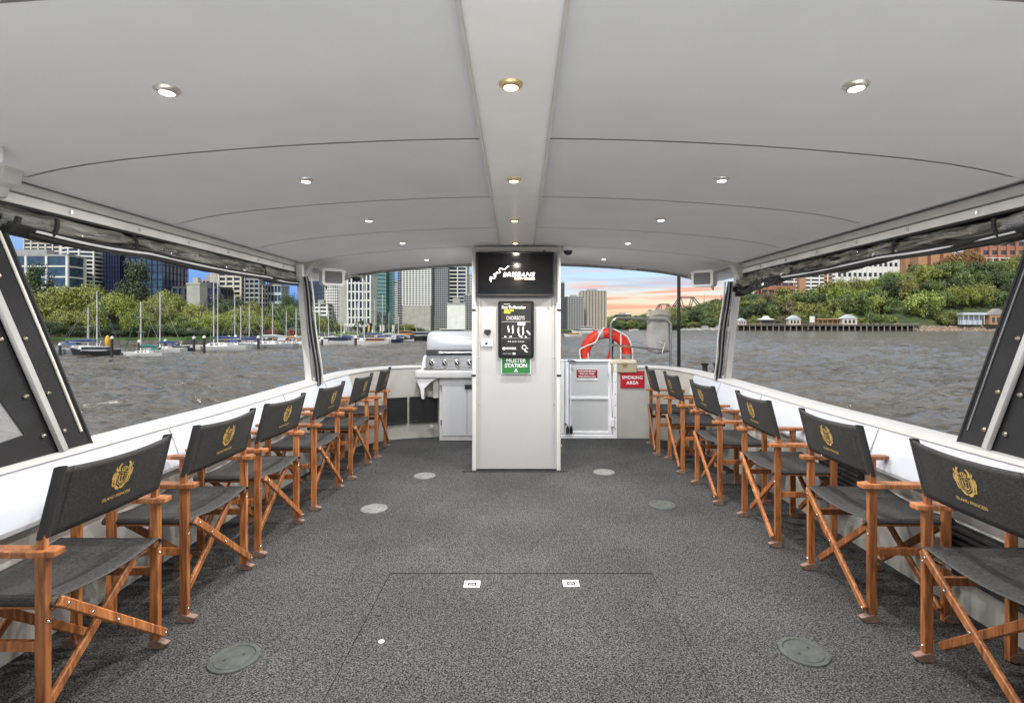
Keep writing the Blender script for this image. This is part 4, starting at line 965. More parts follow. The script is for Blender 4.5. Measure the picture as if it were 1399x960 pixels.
# emblem projected on the cloth (u runs to local -y when seen from behind)
def on_back(me_v, sc, yc, zc):
    out_ = []
    for v in me_v:
        y = -(v[0] * sc) + yc; z = v[1] * sc + zc; out_.append((back_x(y, z) - .0022, y, z))
    return out_
cr = crest_parts(); e = MB(); e.v = on_back(cr.v, 1.30, .0, .788); e.f = cr.f
e.build('crest_print', gold, ch)
tm = text("ISLAND PRINCESS", .0165, Matrix(), gold, parent=None, sx=1.0, ext=0, bold=.0003)
tm.data.name = 'crest_lettering'; tm.name = 'crest_lettering'; tm.parent = ch
tm.data.transform(Matrix())
for v in tm.data.vertices:
    y = -v.co.x; z = v.co.y + .722; v.co = (back_x(y, z) - .0022, y, z)
CHAIRS_L = [(1.905, -1.535), (2.60, -1.535), (3.26, -1.535), (4.02, -1.517), (4.775, -1.497), (5.505, -1.49)]
CHAIRS_R = [(1.82, 1.642), (2.60, 1.617), (3.395, 1.592), (4.145, 1.523), (4.96, 1.512), (5.62, 1.478)]
yawL = [0, 1, -1, 2, 1, 5]; yawR = [0, -1, -1, 0, -2, -5]
NL = ["nearest chair in the left row, cut off by the frame, with the largest gold crest", "second nearest chair in the left row, in front of the slanted near post's foot", "third nearest wooden chair in the left row", "fourth wooden chair of the left row, counting from the front", "fifth wooden chair of the left row, second from its bow end", "farthest chair of the left row, beside the black wall grilles"]
NR = ["nearest chair in the right row, cut off by the frame edge", "second nearest chair in the right row, behind the front right deck cover", "third nearest wooden chair in the right row", "fourth wooden chair of the right row, counting from the front", "fifth wooden chair of the right row, second from its bow end", "farthest chair of the right row, beside the smoking area sign"]
first = True
tree_ = {}
for c in bpy.data.objects:
    if c.parent: tree_.setdefault(c.parent.name, []).append(c)
for lst, names, rz, yaw in ((CHAIRS_L, NL, PI, yawL), (CHAIRS_R, NR, 0, yawR)):
    for i, (y, x) in enumerate(lst):
        c = ch if first else copy_tree(ch, None, tree_); first = False
        c.location = (x, y, .001); c.rotation_euler = (0, 0, rz + R(yaw[i] + random.uniform(-1.3, 1.3)))
        c['label'] = names[i]
# ================================================================ OUTSIDE
random.seed(21)
# ---------------------------------------------------------------- river
def water_mat():
    m = bpy.data.materials.new("river_water"); m.use_nodes = True; t = m.node_tree; b = t.nodes["Principled BSDF"]
    b.inputs['Roughness'].default_value = .15; b.inputs['IOR'].default_value = 1.42
    g = t.nodes.new("ShaderNodeTexCoord")
    n = t.nodes.new("ShaderNodeTexNoise"); n.inputs['Scale'].default_value = .03; n.inputs['Detail'].default_value = 5; t.links.new(g.outputs['Object'], n.inputs['Vector'])
    r = t.nodes.new("ShaderNodeValToRGB"); r.color_ramp.elements[0].position = .3; r.color_ramp.elements[1].position = .7
    r.color_ramp.elements[0].color = (.066, .060, .050, 1); r.color_ramp.elements[1].color = (.115, .104, .088, 1)
    t.links.new(n.outputs[0], r.inputs[0]); t.links.new(r.outputs[0], b.inputs['Base Color'])
    prev = None
    for sc, dist, st, mp_ in ((.26, 1.9, 1, (.55, 2.2, 1)), (.75, .38, 1, (.6, 2.0, 1)), (2.6, .045, 1, (.8, 1.6, 1))):
        mp = t.nodes.new("ShaderNodeMapping"); mp.inputs[3].default_value = mp_; mp.inputs[2].default_value = (0, 0, .25); t.links.new(g.outputs['Object'], mp.inputs[0])
        nn = t.nodes.new("ShaderNodeTexNoise"); nn.inputs['Scale'].default_value = sc; nn.inputs['Detail'].default_value = 4; nn.inputs['Distortion'].default_value = .6
        t.links.new(mp.outputs[0], nn.inputs['Vector'])
        bp = t.nodes.new("ShaderNodeBump"); bp.inputs['Strength'].default_value = st; bp.inputs['Distance'].default_value = dist
        t.links.new(nn.outputs[0], bp.inputs['Height'])
        if sc > .5:
            wv = t.nodes.new('ShaderNodeTexNoise'); wv.inputs['Scale'].default_value = .045; wv.inputs['Detail'].default_value = 3; t.links.new(mp.outputs[0], wv.inputs['Vector'])
            wm = t.nodes.new('ShaderNodeMapRange'); wm.inputs[1].default_value = .38; wm.inputs[2].default_value = .62; wm.inputs[3].default_value = .25; t.links.new(wv.outputs[0], wm.inputs[0]); t.links.new(wm.outputs[0], bp.inputs['Strength'])
        if prev: t.links.new(prev.outputs[0], bp.inputs['Normal'])
        prev = bp
    t.links.new(prev.outputs[0], b.inputs['Normal'])
    return m
b = MB(); angs = [R(-62 + 124 * i / 620) for i in range(621)] + [R(62 + 236 * i / 60) for i in range(1, 60)]
rads = []
r_ = 2.0
while r_ < 9000:
    rads.append(r_); r_ *= 1.018 if r_ < 250 else 1.06
for r_ in rads:
    amp = .42 if r_ < 60 else max(0, .42 * (1 - (r_ - 60) / 260))
    for a in angs:
        x = r_ * math.sin(a); y = r_ * math.cos(a); z = 0
        if amp > 0:
            q = Vector((x * .22 + y * .06, y * .40 - x * .06, 0))
            z = amp * (noise.noise(q) * 1.3 + (1 - abs(noise.noise(q * 2.3 + Vector((3, 1, 0)))) * 2.2) * .42 + noise.noise(q * 5.5) * .3)
        b.v.append((x, y, WZ + z))
na = len(angs)
for i in range(len(rads) - 1):
    for j in range(na): b.f.append((i * na + j, i * na + (j + 1) % na, (i + 1) * na + (j + 1) % na, (i + 1) * na + j))
wo = b.build('river_water', water_mat()); wo.data.shade_smooth(); tag(wo, kind='structure')
# ---------------------------------------------------------------- banks
grass = mat("bank_grass", (.075, .13, .035), .9, var=.35, scale=.25)
rock = mat("bank_rock", (.21, .16, .115), .9, var=.6, scale=.5, bump=.6, bscale=1.2)
earth = mat("hill_earth", (.045, .065, .022), .95, var=.5, scale=.12)
stone = mat("quay_stone", (.13, .12, .105), .85, var=.4, scale=1.2)
LB = [(-900, 60), (-400, 78), (0, 104), (80, 112), (250, 118), (400, 140), (560, 168), (650, 215), (775, 330), (800, 520)]
shoreL = [(PX(a, d), d) for a, d in LB]
lp_ = shoreL + [(PX(800, 900), 900), (-2500, 900), (-2500, shoreL[0][1])]
tag(MB().prism(lp_, WZ - 2, WZ + .9).build('left_bank', stone), kind='structure')
lq = [(x - .8 * (i > 0), y + 2.5) for i, (x, y) in enumerate(shoreL)] + [(PX(800, 900) - 1, 899), (-2499, 899), (-2499, shoreL[0][1] + 3)]
tag(MB().prism(lq, WZ + .905, WZ + 1.6).build('left_park', grass), kind='structure')
tag(MB().box(-6000, 6000, 1100, 8000, WZ - 2, WZ + 1.2).build('ground', earth), kind='structure')
def rshore(px):          # distance of the right bank
    pts = [(800, 760), (835, 700), (1000, 540), (1140, 495), (1399, 480), (1800, 470)]
    for (a, d), (c, e) in zip(pts[:-1], pts[1:]):
        if px <= c: return d + (e - d) * max(0, (px - a)) / (c - a)
    return 470
def ridge_py(px):
    pts = [(815, 446), (835, 443), (900, 440), (935, 436), (962, 430), (1000, 420), (1060, 414), (1120, 405), (1180, 392), (1250, 375), (1320, 362), (1400, 350), (1800, 330)]
    for (a, d), (c, e) in zip(pts[:-1], pts[1:]):
        if px <= c: return d + (e - d) * max(0, (px - a)) / (c - a)
    return 330
HD = 130.0
def hill(px, t):         # t 0 at the shore, 1 at the ridge
    Y0 = rshore(px); Y = Y0 + HD * t
    zt = PZ(ridge_py(px), Y0 + HD)
    z = WZ + 1.0 + (zt - WZ - 1.0) * (t ** .8)
    return Vector((PX(px, Y), Y, z))
b = MB(); n1, n2 = 70, 16
def hf(u, v):
    px = 812 + (1800 - 812) * u
    if v < .04:
        q = hill(px, 0); q.z = WZ - 1 if v == 0 else q.z; return tuple(q)
    if v <= .85:
        q = hill(px, (v) / .85); q.z += 2.5 * noise.noise(q * .03); return tuple(q)
    q = hill(px, 1); k = (v - .85) / .15; q.y += 400 * k; q.x += q.x / q.y * 400 * k; return tuple(q)
b.grid(hf, n1, 26)
tag(b.build('right_hill', earth, smooth=True), kind='structure')
# rocky foreshore on the right
b = MB()
def shf(u, v):
    px = 985 + 815 * u; Y0 = rshore(px) - 1 - 8 * (1 - v)
    z = WZ - .6 + 5.6 * v + 1.6 * noise.noise(Vector((px * .25, v * 6, 1))) + 1.1 * noise.noise(Vector((px * .9, v * 13, 5)))
    return (PX(px, Y0), Y0, z)
b.grid(shf, 400, 7); tag(b.build('rocky_shore', rock), kind='structure')
# ---------------------------------------------------------------- trees
bark = mat("tree_bark", (.10, .08, .06), .9, var=.3, scale=2)
def leafm(name, col, var=.35, rand=.16):
    m = mat(name, col, .55, var=var, scale=.35, rand=rand)
    try:
        b_ = m.node_tree.nodes["Principled BSDF"]; b_.inputs['Subsurface Weight'].default_value = 0
    except Exception: pass
    return m
LM = {'bright': leafm("leaf_bright", (.215, .265, .042)), 'olive': leafm("leaf_olive", (.20, .215, .05)), 'mid': leafm("leaf_mid", (.11, .16, .042)),
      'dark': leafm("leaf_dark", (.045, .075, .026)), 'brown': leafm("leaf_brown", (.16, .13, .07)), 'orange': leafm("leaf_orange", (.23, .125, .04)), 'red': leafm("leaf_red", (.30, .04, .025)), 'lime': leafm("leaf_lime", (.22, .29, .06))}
def crown_mesh(kind, seed, nl=4200, leaf=.042, ncl=34):
    rd = random.Random(seed); v = []; f = []; cl = []
    if kind == 'spread':
        for i in range(ncl):
            a = rd.uniform(0, 2 * PI); r = math.sqrt(rd.random()) * .86; z = .52 + .48 * math.sqrt(max(0, 1 - r * r)) * rd.uniform(.55, 1) - .22 * r
            cl.append((Vector((r * math.cos(a), r * math.sin(a), z)), rd.uniform(.16, .29), .55))
        for i in range(ncl // 2):
            a = rd.uniform(0, 2 * PI); r = rd.uniform(.75, .98); cl.append((Vector((r * math.cos(a), r * math.sin(a), rd.uniform(.22, .55))), rd.uniform(.12, .22), 1.0))
    elif kind == 'round':
        for i in range(ncl):
            d = Vector((rd.gauss(0, 1), rd.gauss(0, 1), rd.gauss(0, 1))).normalized() * rd.uniform(.45, .82); cl.append((Vector((d.x, d.y, .62 + d.z * .55)), rd.uniform(.18, .30), .85))
    elif kind == 'tall':
        for i in range(ncl):
            z = rd.uniform(.12, 1.15); rr = .5 * (1 - abs(z - .55) * .75) * rd.uniform(.3, 1); a = rd.uniform(0, 2 * PI); cl.append((Vector((rr * math.cos(a), rr * math.sin(a), z)), rd.uniform(.12, .2), 1.1))
    elif kind == 'conifer':
        z = .12
        while z < 1.6:
            rr = .42 * (1.65 - z) / 1.5 + .04
            for k in range(6):
                a = rd.uniform(0, 2 * PI); cl.append((Vector((rr * .7 * math.cos(a), rr * .7 * math.sin(a), z)), rr * .45, .45))
            z += .13
    wts = [c[1] ** 2 for c in cl]; tot = sum(wts)
    for (c, r, fl), w_ in zip(cl, wts):
        for k in range(int(nl * w_ / tot)):
            d = Vector((rd.gauss(0, 1), rd.gauss(0, 1), rd.gauss(0, 1))).normalized()
            p = c + Vector((d.x * r, d.y * r, d.z * r * fl)) * (rd.random() ** .33 * 1.12)
            nn = (d + Vector((rd.uniform(-.7, .7), rd.uniform(-.7, .7), rd.uniform(-.2, 1.0)))).normalized()
            t1 = nn.orthogonal().normalized(); t1.rotate(Matrix.Rotation(rd.uniform(0, 6.28), 3, nn)); t2 = nn.cross(t1)
            s1 = leaf * rd.uniform(.6, 1.3); s2 = s1 * rd.uniform(.45, .8); o = len(v)
            v += [p + t1 * s1, p + t2 * s2, p - t1 * s1, p - t2 * s2]; f.append((o, o + 1, o + 2, o + 3))
    me = bpy.data.meshes.new("crown"); me.from_pydata([tuple(q) for q in v], [], f); me.update()
    return me
def trunk_mesh(kind, seed):
    rd = random.Random(seed); b = MB()
    if kind in ('conifer',): b.tube([(0, 0, -.1), (0, 0, .8), (0, 0, 1.6)], [.045, .03, .006], 7)
    else:
        b.tube([(0, 0, -.1), (.01, .02, .25), (.0, 0, .5)], [.06, .045, .03], 7)
        for k in range(6):
            a = rd.uniform(0, 6.28); r = rd.uniform(.35, .7) * (.5 if kind == 'tall' else 1)
            b.tube([(0, 0, rd.uniform(.22, .42)), (r * .5 * math.cos(a), r * .5 * math.sin(a), .58), (r * math.cos(a), r * math.sin(a), rd.uniform(.7, .95))], [.026, .018, .006], 5)
    me = bpy.data.meshes.new("trunk"); me.from_pydata(b.v, [], b.f); me.update(); me.shade_smooth(); me.materials.append(bark); return me
CR = {}
def crown(kind, var, leafk, fine):
    key = (kind, var, leafk, fine)
    if key not in CR:
        base = (kind, var, fine)
        if base not in CR:
            CR[base] = crown_mesh(kind, 100 + var * 7 + len(kind), *((9000, .026, 44) if fine else (3000, .045, 34)))
            CR[(kind, var, 't')] = trunk_mesh(kind, var)
        me = CR[base].copy(); me.materials.clear(); me.materials.append(LM[leafk]); CR[key] = me
    return CR[key]
def tree(name, label, kind, leafk, loc, rx, rz, group, fine=False, rnd=random):
    var = rnd.randrange(3); t = thing(name, label, 'tree', loc, rnd.uniform(0, 6.28), group); t.scale = (rx, rx, rz)
    c = bpy.data.objects.new('crown', crown(kind, var, leafk, fine)); COL.objects.link(c); c.parent = t
    k = bpy.data.objects.new('trunk', CR[(kind, var, 't')]); COL.objects.link(k); k.parent = t
    return t
rn = random.Random(5)
# left park: a row of spreading fig trees: (px centre, py top, Y, half width px, leaf)
GZ = WZ + 1.5
def park(px, pyt, Y, hw, kind, leafk, lab, grp, name='park_tree'):
    h = PZ(pyt, Y) - GZ; top = {'spread': 1.08, 'round': 1.3, 'tall': 1.25, 'conifer': 1.66}[kind]
    rx = hw * Y / FPX / {'spread': 1.05, 'round': .95, 'tall': .5, 'conifer': .38}[kind]
    tree(name, lab, kind, leafk, (PX(px, Y), Y, GZ), rx, h / top, grp, True, rn)
G1 = 'bright green spreading trees along the left bank'
PT = {62: ', at far left', 118: ', left of the navy tower', 160: ', under the navy tower', 208: ', under the small rounded tower', 236: ', under the crane', 268: ', under the concrete lift tower', 292: ', behind the big catamaran', 330: ', right of the big catamaran', 355: ', behind the long grey yacht', 95: ', lower in front at far left', 190: ', lower behind the sloop', 425: ', behind the far left post'}
for px, pyt, Y, hw, lk in ((62, 392, 132, 46, 'olive'), (118, 382, 138, 52, 'bright'), (160, 396, 126, 36, 'bright'), (-60, 385, 128, 55, 'olive'), (208, 404, 136, 36, 'olive'), (236, 396, 150, 34, 'bright'), (268, 412, 148, 32, 'olive'), (292, 426, 140, 30, 'bright'),
                           (330, 420, 158, 34, 'bright'), (355, 428, 152, 26, 'bright'), (380, 412, 165, 32, 'mid'), (405, 414, 160, 28, 'mid'), (95, 420, 126, 30, 'olive'), (310, 404, 190, 24, 'dark'), (190, 418, 124, 24, 'bright'), (250, 430, 135, 24, 'mid'), (425, 425, 165, 22, 'olive'), (30, 400, 140, 40, 'bright'), (85, 388, 145, 38, 'bright'), (225, 392, 160, 30, 'olive'), (345, 408, 175, 28, 'olive')):
    park(px, pyt, Y, hw, 'spread', lk, {'olive': 'olive spreading park tree on the left bank', 'bright': 'bright yellow green spreading park tree on the left bank', 'mid': 'mid green park tree on the left bank', 'dark': 'dark green spreading tree behind the park trees'}[lk] + PT.get(px, ''), G1)
for px, pyt, Y, hw, lb in ((55, 358, 165, 19, 'dark evergreen in front of the white framed building at far left'), (187, 353, 170, 20, 'tall dark evergreen in front of the blue glass tower')):
    park(px, pyt, Y, hw, 'tall', 'dark', lb, 'tall dark evergreens on the left bank', 'evergreen_tree')
for px, pyt, Y, hw in ((300, 398, 200, 15), (322, 396, 205, 15), (345, 402, 205, 14), (392, 392, 215, 14), (408, 396, 210, 12)):
    park(px, pyt, Y, hw, 'round', 'dark', 'small dark tree behind the bright park trees, under the beige apartment tower', 'small dark trees behind the park', 'evergreen_tree')
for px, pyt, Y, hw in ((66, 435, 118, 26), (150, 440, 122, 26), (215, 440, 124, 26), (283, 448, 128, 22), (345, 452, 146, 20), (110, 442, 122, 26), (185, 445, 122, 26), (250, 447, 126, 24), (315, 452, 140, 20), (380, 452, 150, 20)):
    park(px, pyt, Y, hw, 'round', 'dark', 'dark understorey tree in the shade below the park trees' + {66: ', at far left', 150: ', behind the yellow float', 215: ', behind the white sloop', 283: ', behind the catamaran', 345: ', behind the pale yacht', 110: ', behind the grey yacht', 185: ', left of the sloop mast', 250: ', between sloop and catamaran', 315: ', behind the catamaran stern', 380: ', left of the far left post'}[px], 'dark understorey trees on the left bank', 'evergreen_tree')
for px, pyt, Y, hw, lk in ((447, 428, 180, 14, 'mid'), (430, 436, 175, 16, 'dark'), (460, 438, 182, 12, 'olive'), (500, 444, 190, 9, 'dark'), (540, 440, 200, 16, 'mid'), (556, 440, 205, 14, 'olive'), (570, 446, 208, 12, 'dark'), (587, 450, 215, 10, 'mid'), (527, 445, 198, 12, 'dark')):
    park(px, pyt, Y, hw, 'round', lk, {'mid': 'green', 'dark': 'dark', 'olive': 'olive'}[lk] + ' quayside tree at the foot of the city towers', 'quayside trees before the city towers', 'quayside_tree')
# palms
def palm(px, pyt, Y, lab):
    h = PZ(pyt, Y) - GZ; t = thing('palm_tree', lab, 'palm', (PX(px, Y), Y, GZ), 0, 'palms on the city quay')
    MB().tube([(0, 0, 0), (.1, 0, h * .5), (0, 0, h * .86)], [.22, .16, .14], 7).build('trunk', bark, t, smooth=True)
    b = MB(); rd = random.Random(px)
    for k in range(16):
        a = rd.uniform(0, 6.28); L2 = rd.uniform(1.6, 2.4); up = rd.uniform(-.2, .9)
        pts = [Vector((math.cos(a) * L2 * u, math.sin(a) * L2 * u, h * .86 + up * L2 * u - 1.1 * L2 * u * u * .8)) for u in (0, .25, .5, .75, 1)]
        sd_ = Vector((-math.sin(a), math.cos(a), 0))
        for q0, q1, w0, w1 in zip(pts[:-1], pts[1:], (.1, .35, .35, .22), (.35, .35, .22, .02)):
            b.add([q0 - sd_ * w0, q0 + sd_ * w0, q1 + sd_ * w1, q1 - sd_ * w1], [(0, 1, 2, 3)])
    b.build('crown', LM['dark'], t)
for i, (px, pyt) in enumerate(((489, 438), (497, 436), (506, 440), (516, 441), (483, 445), (523, 446))): palm(px, pyt, 186, ['second', 'third', 'fourth', 'fifth', 'leftmost', 'rightmost'][i] + ' of the six small dark palms on the quay below the white tower')
# right hillside
rn = random.Random(11)
HG = 'trees packed on the right hillside'
LABS = {'mid': 'mid green leafy tree packed among others on the right hillside', 'bright': 'light yellow green tree packed among others on the right hillside', 'olive': 'olive green tree packed among others on the right hillside', 'dark': 'dark green tree packed among others on the right hillside', 'brown': 'brownish half bare tree packed among others on the right hillside'}
def rpick(px):
    if px < 1000: return rn.choice(['mid', 'dark', 'olive', 'mid'])
    if px < 1120: return rn.choice(['olive', 'brown', 'dark', 'mid', 'olive', 'brown'])
    if px < 1200: return rn.choice(['mid', 'bright', 'olive', 'mid'])
    return rn.choice(['mid', 'dark', 'olive', 'mid', 'bright'])
LMK = [(848, 'tiny skyline building'), (866, 'far white motor yacht'), (884, 'grey bag, left edge'), (903, 'grey bag'), (920, 'gap beside the dark pole'), (934, 'dark roof pole'), (950, 'white sailing cruiser'), (966, 'white cruiser'), (984, 'tall white houseboat'), (1000, 'far right post'), (1016, 'small white jetty shed'), (1032, 'gap left of the domed shelter'), (1048, 'white domed shelter'), (1067, 'gap right of the domed shelter'), (1086, 'gabled jetty boathouse'), (1102, 'white navigation board'), (1120, 'ochre shelter, left half'), (1140, 'ochre shelter, right half'), (1161, 'largest white boathouse'), (1180, 'jetty beside the largest boathouse'), (1200, 'middle of the empty jetty'), (1220, 'far part of the empty jetty'), (1240, 'lime tree, left side'), (1262, 'lime green tree'), (1285, 'lime tree, right side'), (1305, 'rocks left of the blue platform'), (1331, 'pale blue platform'), (1364, 'small ochre house'), (1395, 'near right window post'), (1440, 'outer right window post')]
TYP = {'mid': 'mid green', 'bright': 'light yellow green', 'olive': 'olive green', 'dark': 'dark green', 'brown': 'brownish half bare'}
def hlabel(px, t, leafk):
    tier = 'at the waterline' if t < .1 else 'low on the hill' if t < .3 else 'lower mid hill' if t < .5 else 'upper mid hill' if t < .7 else 'high on the hill' if t < .9 else 'on the ridge'
    return TYP[leafk] + ' tree ' + tier + ', above the ' + min(LMK, key=lambda q: abs(q[0] - px))[1]
def hilltree(px, t, half, hpx, kind, leafk, label=None, name='hillside_tree', grp=HG):
    q = hill(px, t); rx = half * q.y / FPX / .95; rz = hpx * q.y / FPX / 1.25; q.z -= 1.5
    return tree(name, label or hlabel(px, t, leafk), kind, leafk, q, rx, rz, grp, False, rn)
for t, st, hp__ in ((.03, 17, 19), (.22, 20, 21), (.42, 21, 22), (.62, 21, 22), (.82, 21, 22), (1.0, 17, 17)):
    px = 828 + rn.uniform(0, 8)
    while px < 1475:
        sc = .45 + .55 * min(1, max(0, (px - 850) / 230))
        if px > 1395 or not (t > .9 and (1030 < px < 1070 or 1255 < px < 1290)):
            if (t > .7 and px > 1318) or (t > .9 and 1036 < px < 1290): px += st * .9; continue
            k = rpick(px); kd = rn.choice(['round', 'round', 'spread', 'tall' if px < 1130 else 'round'])
            if not (1225 < px < 1285 and .0 < t < .3) and not (px > 1310 and t < .1): hilltree(px, t, rn.uniform(.8, 1.2) * st * .80 * (.6 + .4 * sc) * (2 if kd == 'tall' else 1) * (.7 if kd == 'tall' else 1), rn.uniform(.85, 1.3) * hp__ * 1.35 * sc * (.8 if t < .1 else 1) * (.7 if t > .8 and 1036 < px < 1320 else 1), kd, k)
        px += st * (.55 + .45 * sc) * rn.uniform(.8, 1.1)
t_ = hilltree(1262, .10, 24, 44, 'round', 'lime', 'large lime green rounded tree low on the right hillside above the rocks', 'lime_tree', None)
for px, t, hw in ((1300, .90, 20), (1318, .97, 20), (1330, .86, 13)): hilltree(px, t, hw, 30, 'spread', 'orange', 'orange flowering tree below the brick building on the right hill', 'flowering_tree', 'orange flowering trees on the right hill')
for ci, (px, pt, h) in enumerate(((955, .9, 18), (962, 1, 24), (970, .9, 12), (978, 1, 18), (985, 1, 22), (992, .9, 16))): hilltree(px, pt, 2.2, h * 1.0, 'conifer', 'dark', ['leftmost', 'second', 'third', 'fourth', 'fifth', 'rightmost'][ci] + ' of six slim dark conifers on the skyline left of the far right post', 'conifer_tree', 'slim conifers on the skyline')
for px, k in ((398, 'red'), (372, 'red')):
    park(px, 448, 138, 7, 'round', 'red', 'small red flowering bush behind the moored yachts', 'red bushes on the left bank', 'flowering_bush')
# ---------------------------------------------------------------- buildings
def bmat(n, c, r=.6, **k): return mat("wall_" + n, c, r, var=k.pop('var', .08), scale=.3, **k)
GL = {'blue': mat("glass_blue", (.045, .070, .105), .12, var=.5, scale=.25, spec=.8), 'navy': mat("glass_navy", (.012, .02, .055), .2, var=.4, scale=.2), 'dark': mat("glass_dark", (.03, .035, .045), .15, var=.5, scale=.5, spec=.8),
      'teal': mat("glass_teal", (.07, .14, .15), .12, var=.4, scale=.2, spec=.8), 'grey': mat("glass_grey", (.08, .09, .10), .15, var=.5, scale=.4)}
WL = {'white': bmat('white', (.70, .69, .66)), 'cream': bmat('cream', (.56, .52, .44)), 'beige': bmat('beige', (.42, .37, .30)), 'grey': bmat('grey', (.30, .30, .30)), 'conc': bmat('concrete', (.36, .35, .32), var=.15), 'dark': bmat('dark', (.06, .06, .07)),
      'teal': bmat('teal', (.16, .30, .30)), 'brick': bmat('brick', (.33, .14, .085), var=.2), 'orange': bmat('orange', (.40, .22, .12)), 'navy': bmat('navy', (.015, .022, .06)), 'pale': bmat('paleblue', (.50, .55, .60)), 'roofg': bmat('roof', (.28, .26, .24)), 'brown': bmat('brown', (.16, .12, .10)), 'black': bmat('black', (.02, .02, .02))}
def foot(kind, w_, d_):
    if kind == 'round':
        return [(w_ / 2 * math.cos(a), d_ / 2 + d_ / 2 * math.sin(a)) for a in [2 * PI * k / 28 for k in range(28)]]
    if kind == 'bow':     # curved front, flat back
        return [(-w_ / 2 + w_ * k / 14, -w_ * .16 * math.sin(PI * k / 14)) for k in range(15)] + [(w_ / 2, d_), (-w_ / 2, d_)]
    return [(-w_ / 2, 0), (w_ / 2, 0), (w_ / 2, d_), (-w_ / 2, d_)]
def grow(fp, o):
    cx = sum(p[0] for p in fp) / len(fp); cy = sum(p[1] for p in fp) / len(fp); r = max(abs(p[0] - cx) for p in fp)
    s_ = (r + o) / r; return [(cx + (x - cx) * s_, cy + (y - cy) * s_) for x, y in fp]
def tower(label, x0, x1, pyt, Y, wall, glass, nfl, ncol, fp='box', D=None, sp=.45, out=.35, pier=.35, z0=None, base=None, roof='grey', yaw=0, nm='city_tower', cat='building', grp=None, basez=None, sidesol=0, pierlow=None):
    w_ = (x1 - x0) / FPX * Y; D = D or w_ * .9; zb = GZ if z0 is None else z0; H = PZ(pyt, Y) - zb
    t = thing(nm, label, cat, (PX((x0 + x1) / 2, Y), Y, zb), yaw, grp)
    F = foot(fp, w_, D)
    b0 = (basez or 0) * H
    MB().prism(grow(F, -out), 0, H).build('glazing', GL[glass], t)
    if base: MB().prism(grow(F, .15), 0, b0).build('podium', WL[base], t)
    fh = (H - b0) / nfl
    sl = MB().prism(F, 0, fh * sp); me = None
    for k in range(nfl):
        if me is None: o = sl.build('floor_band', WL[wall], t); me = o.data
        else: o = bpy.data.objects.new('floor_band', me); COL.objects.link(o); o.parent = t
        o.location = (0, 0, b0 + fh * k)
    # piers around the visible edges
    if ncol:
        pw = pier * w_ / ncol; pm_ = MB().box(-pw / 2, pw / 2, -pw * .5, pw * .5, 0, H - b0 + .02); pme = None
        pos = []
        if fp == 'box':
            pos = [(-w_ / 2 + w_ * k / ncol, .0) for k in range(ncol + 1)]; nd = max(1, int(ncol * D / w_)); pos += [(sx_ * w_ / 2, D * k / nd) for k in range(1, nd + 1) for sx_ in (-1, 1)]
        elif fp == 'bow': pos = [(-w_ / 2 + w_ * k / ncol, -w_ * .16 * math.sin(PI * k / ncol)) for k in range(ncol + 1)]
        else: pos = [(w_ / 2 * math.cos(PI + PI * k / ncol), D / 2 + D / 2 * math.sin(PI + PI * k / ncol)) for k in range(ncol + 1)]
        for x, y in pos:
            if pme is None: o = pm_.build('pier', WL[wall], t); pme = o.data
            else: o = bpy.data.objects.new('pier', pme); COL.objects.link(o); o.parent = t
            o.location = (x, y, b0)
    if sidesol: MB().box(w_ / 2 * (1 if sidesol > 0 else -1) - abs(sidesol) * w_ * (sidesol > 0), w_ / 2 * (1 if sidesol > 0 else -1) + abs(sidesol) * w_ * (sidesol < 0), -.5, D, 0, H * 1.0 + .5).build('side_wall', WL['conc'], t)
    MB().prism(grow(F, .2), H, H + min(fh, 3.5) * .35).build('roof', WL[roof], t)
    MB().box(-w_ * .22, w_ * .18, D * .3, D * .7, H + min(fh, 3.5) * .36, H + min(fh, 3.5) * 1.3).build('plant_room', WL[roof], t)
    return t
T = tower
# left bank skyline, left to right
T('beige tower of stacked white framed windows at far left behind the white framed block', 33, 82, 312, 330, 'cream', 'dark', 26, 5, sp=.4, pier=.18)
T('glass office block in a white frame at far left', -20, 92, 350, 300, 'white', 'blue', 7, 4, sp=.14, pier=.10, D=12)
T('apartment tower with rows of white wavy balconies', 84, 128, 318, 320, 'white', 'dark', 24, 3, sp=.38, pier=.12, out=1.2, fp='bow')
T('slim bluish glass tower beside the balcony tower', 126, 142, 338, 335, 'pale', 'blue', 20, 4, sp=.15, pier=.2)
T('dark navy windowless looking office tower', 141, 163, 342, 322, 'navy', 'navy', 16, 6, sp=.12, pier=.25, roof='navy')
T('blue glass tower with white horizontal fins on its left edge', 162, 222, 352, 325, 'navy', 'blue', 10, 8, sp=.10, pier=.1, roof='navy')
t = T('small rounded pale glass tower in the left skyline', 223, 243, 369, 360, 'pale', 'teal', 14, 4, fp='round', D=10, sp=.15, pier=.15)
t = thing('tower_crane', 'lattice mast of a tower crane standing in the left skyline', 'crane', (PX(252, 350), 350, GZ))
b = MB(); Hc = PZ(359, 350) - GZ
for sx_, sy_ in ((-1, -1), (1, -1), (1, 1), (-1, 1)): b.box(sx_ * 1.1 - .12, sx_ * 1.1 + .12, sy_ * 1.1 - .12, sy_ * 1.1 + .12, 0, Hc)
z = 0
while z < Hc - 2.2: b.bar((-1.1, -1.1, z), (1.1, -1.1, z + 2.2), .15, .15); b.bar((1.1, -1.1, z), (-1.1, -1.1, z + 2.2), .15, .15); b.bar((1.1, -1.1, z), (1.1, 1.1, z + 2.2), .15, .15); z += 2.2
b.build('mast', WL['grey'], t); MB().box(-2, 2, -1.5, 1.5, Hc - 4, Hc - 2).build('cab', WL['dark'], t)
T('low dark office building in the left skyline', 236, 300, 394, 320, 'dark', 'dark', 5, 8, sp=.3, pier=.3, nm='office_building', roof='dark')
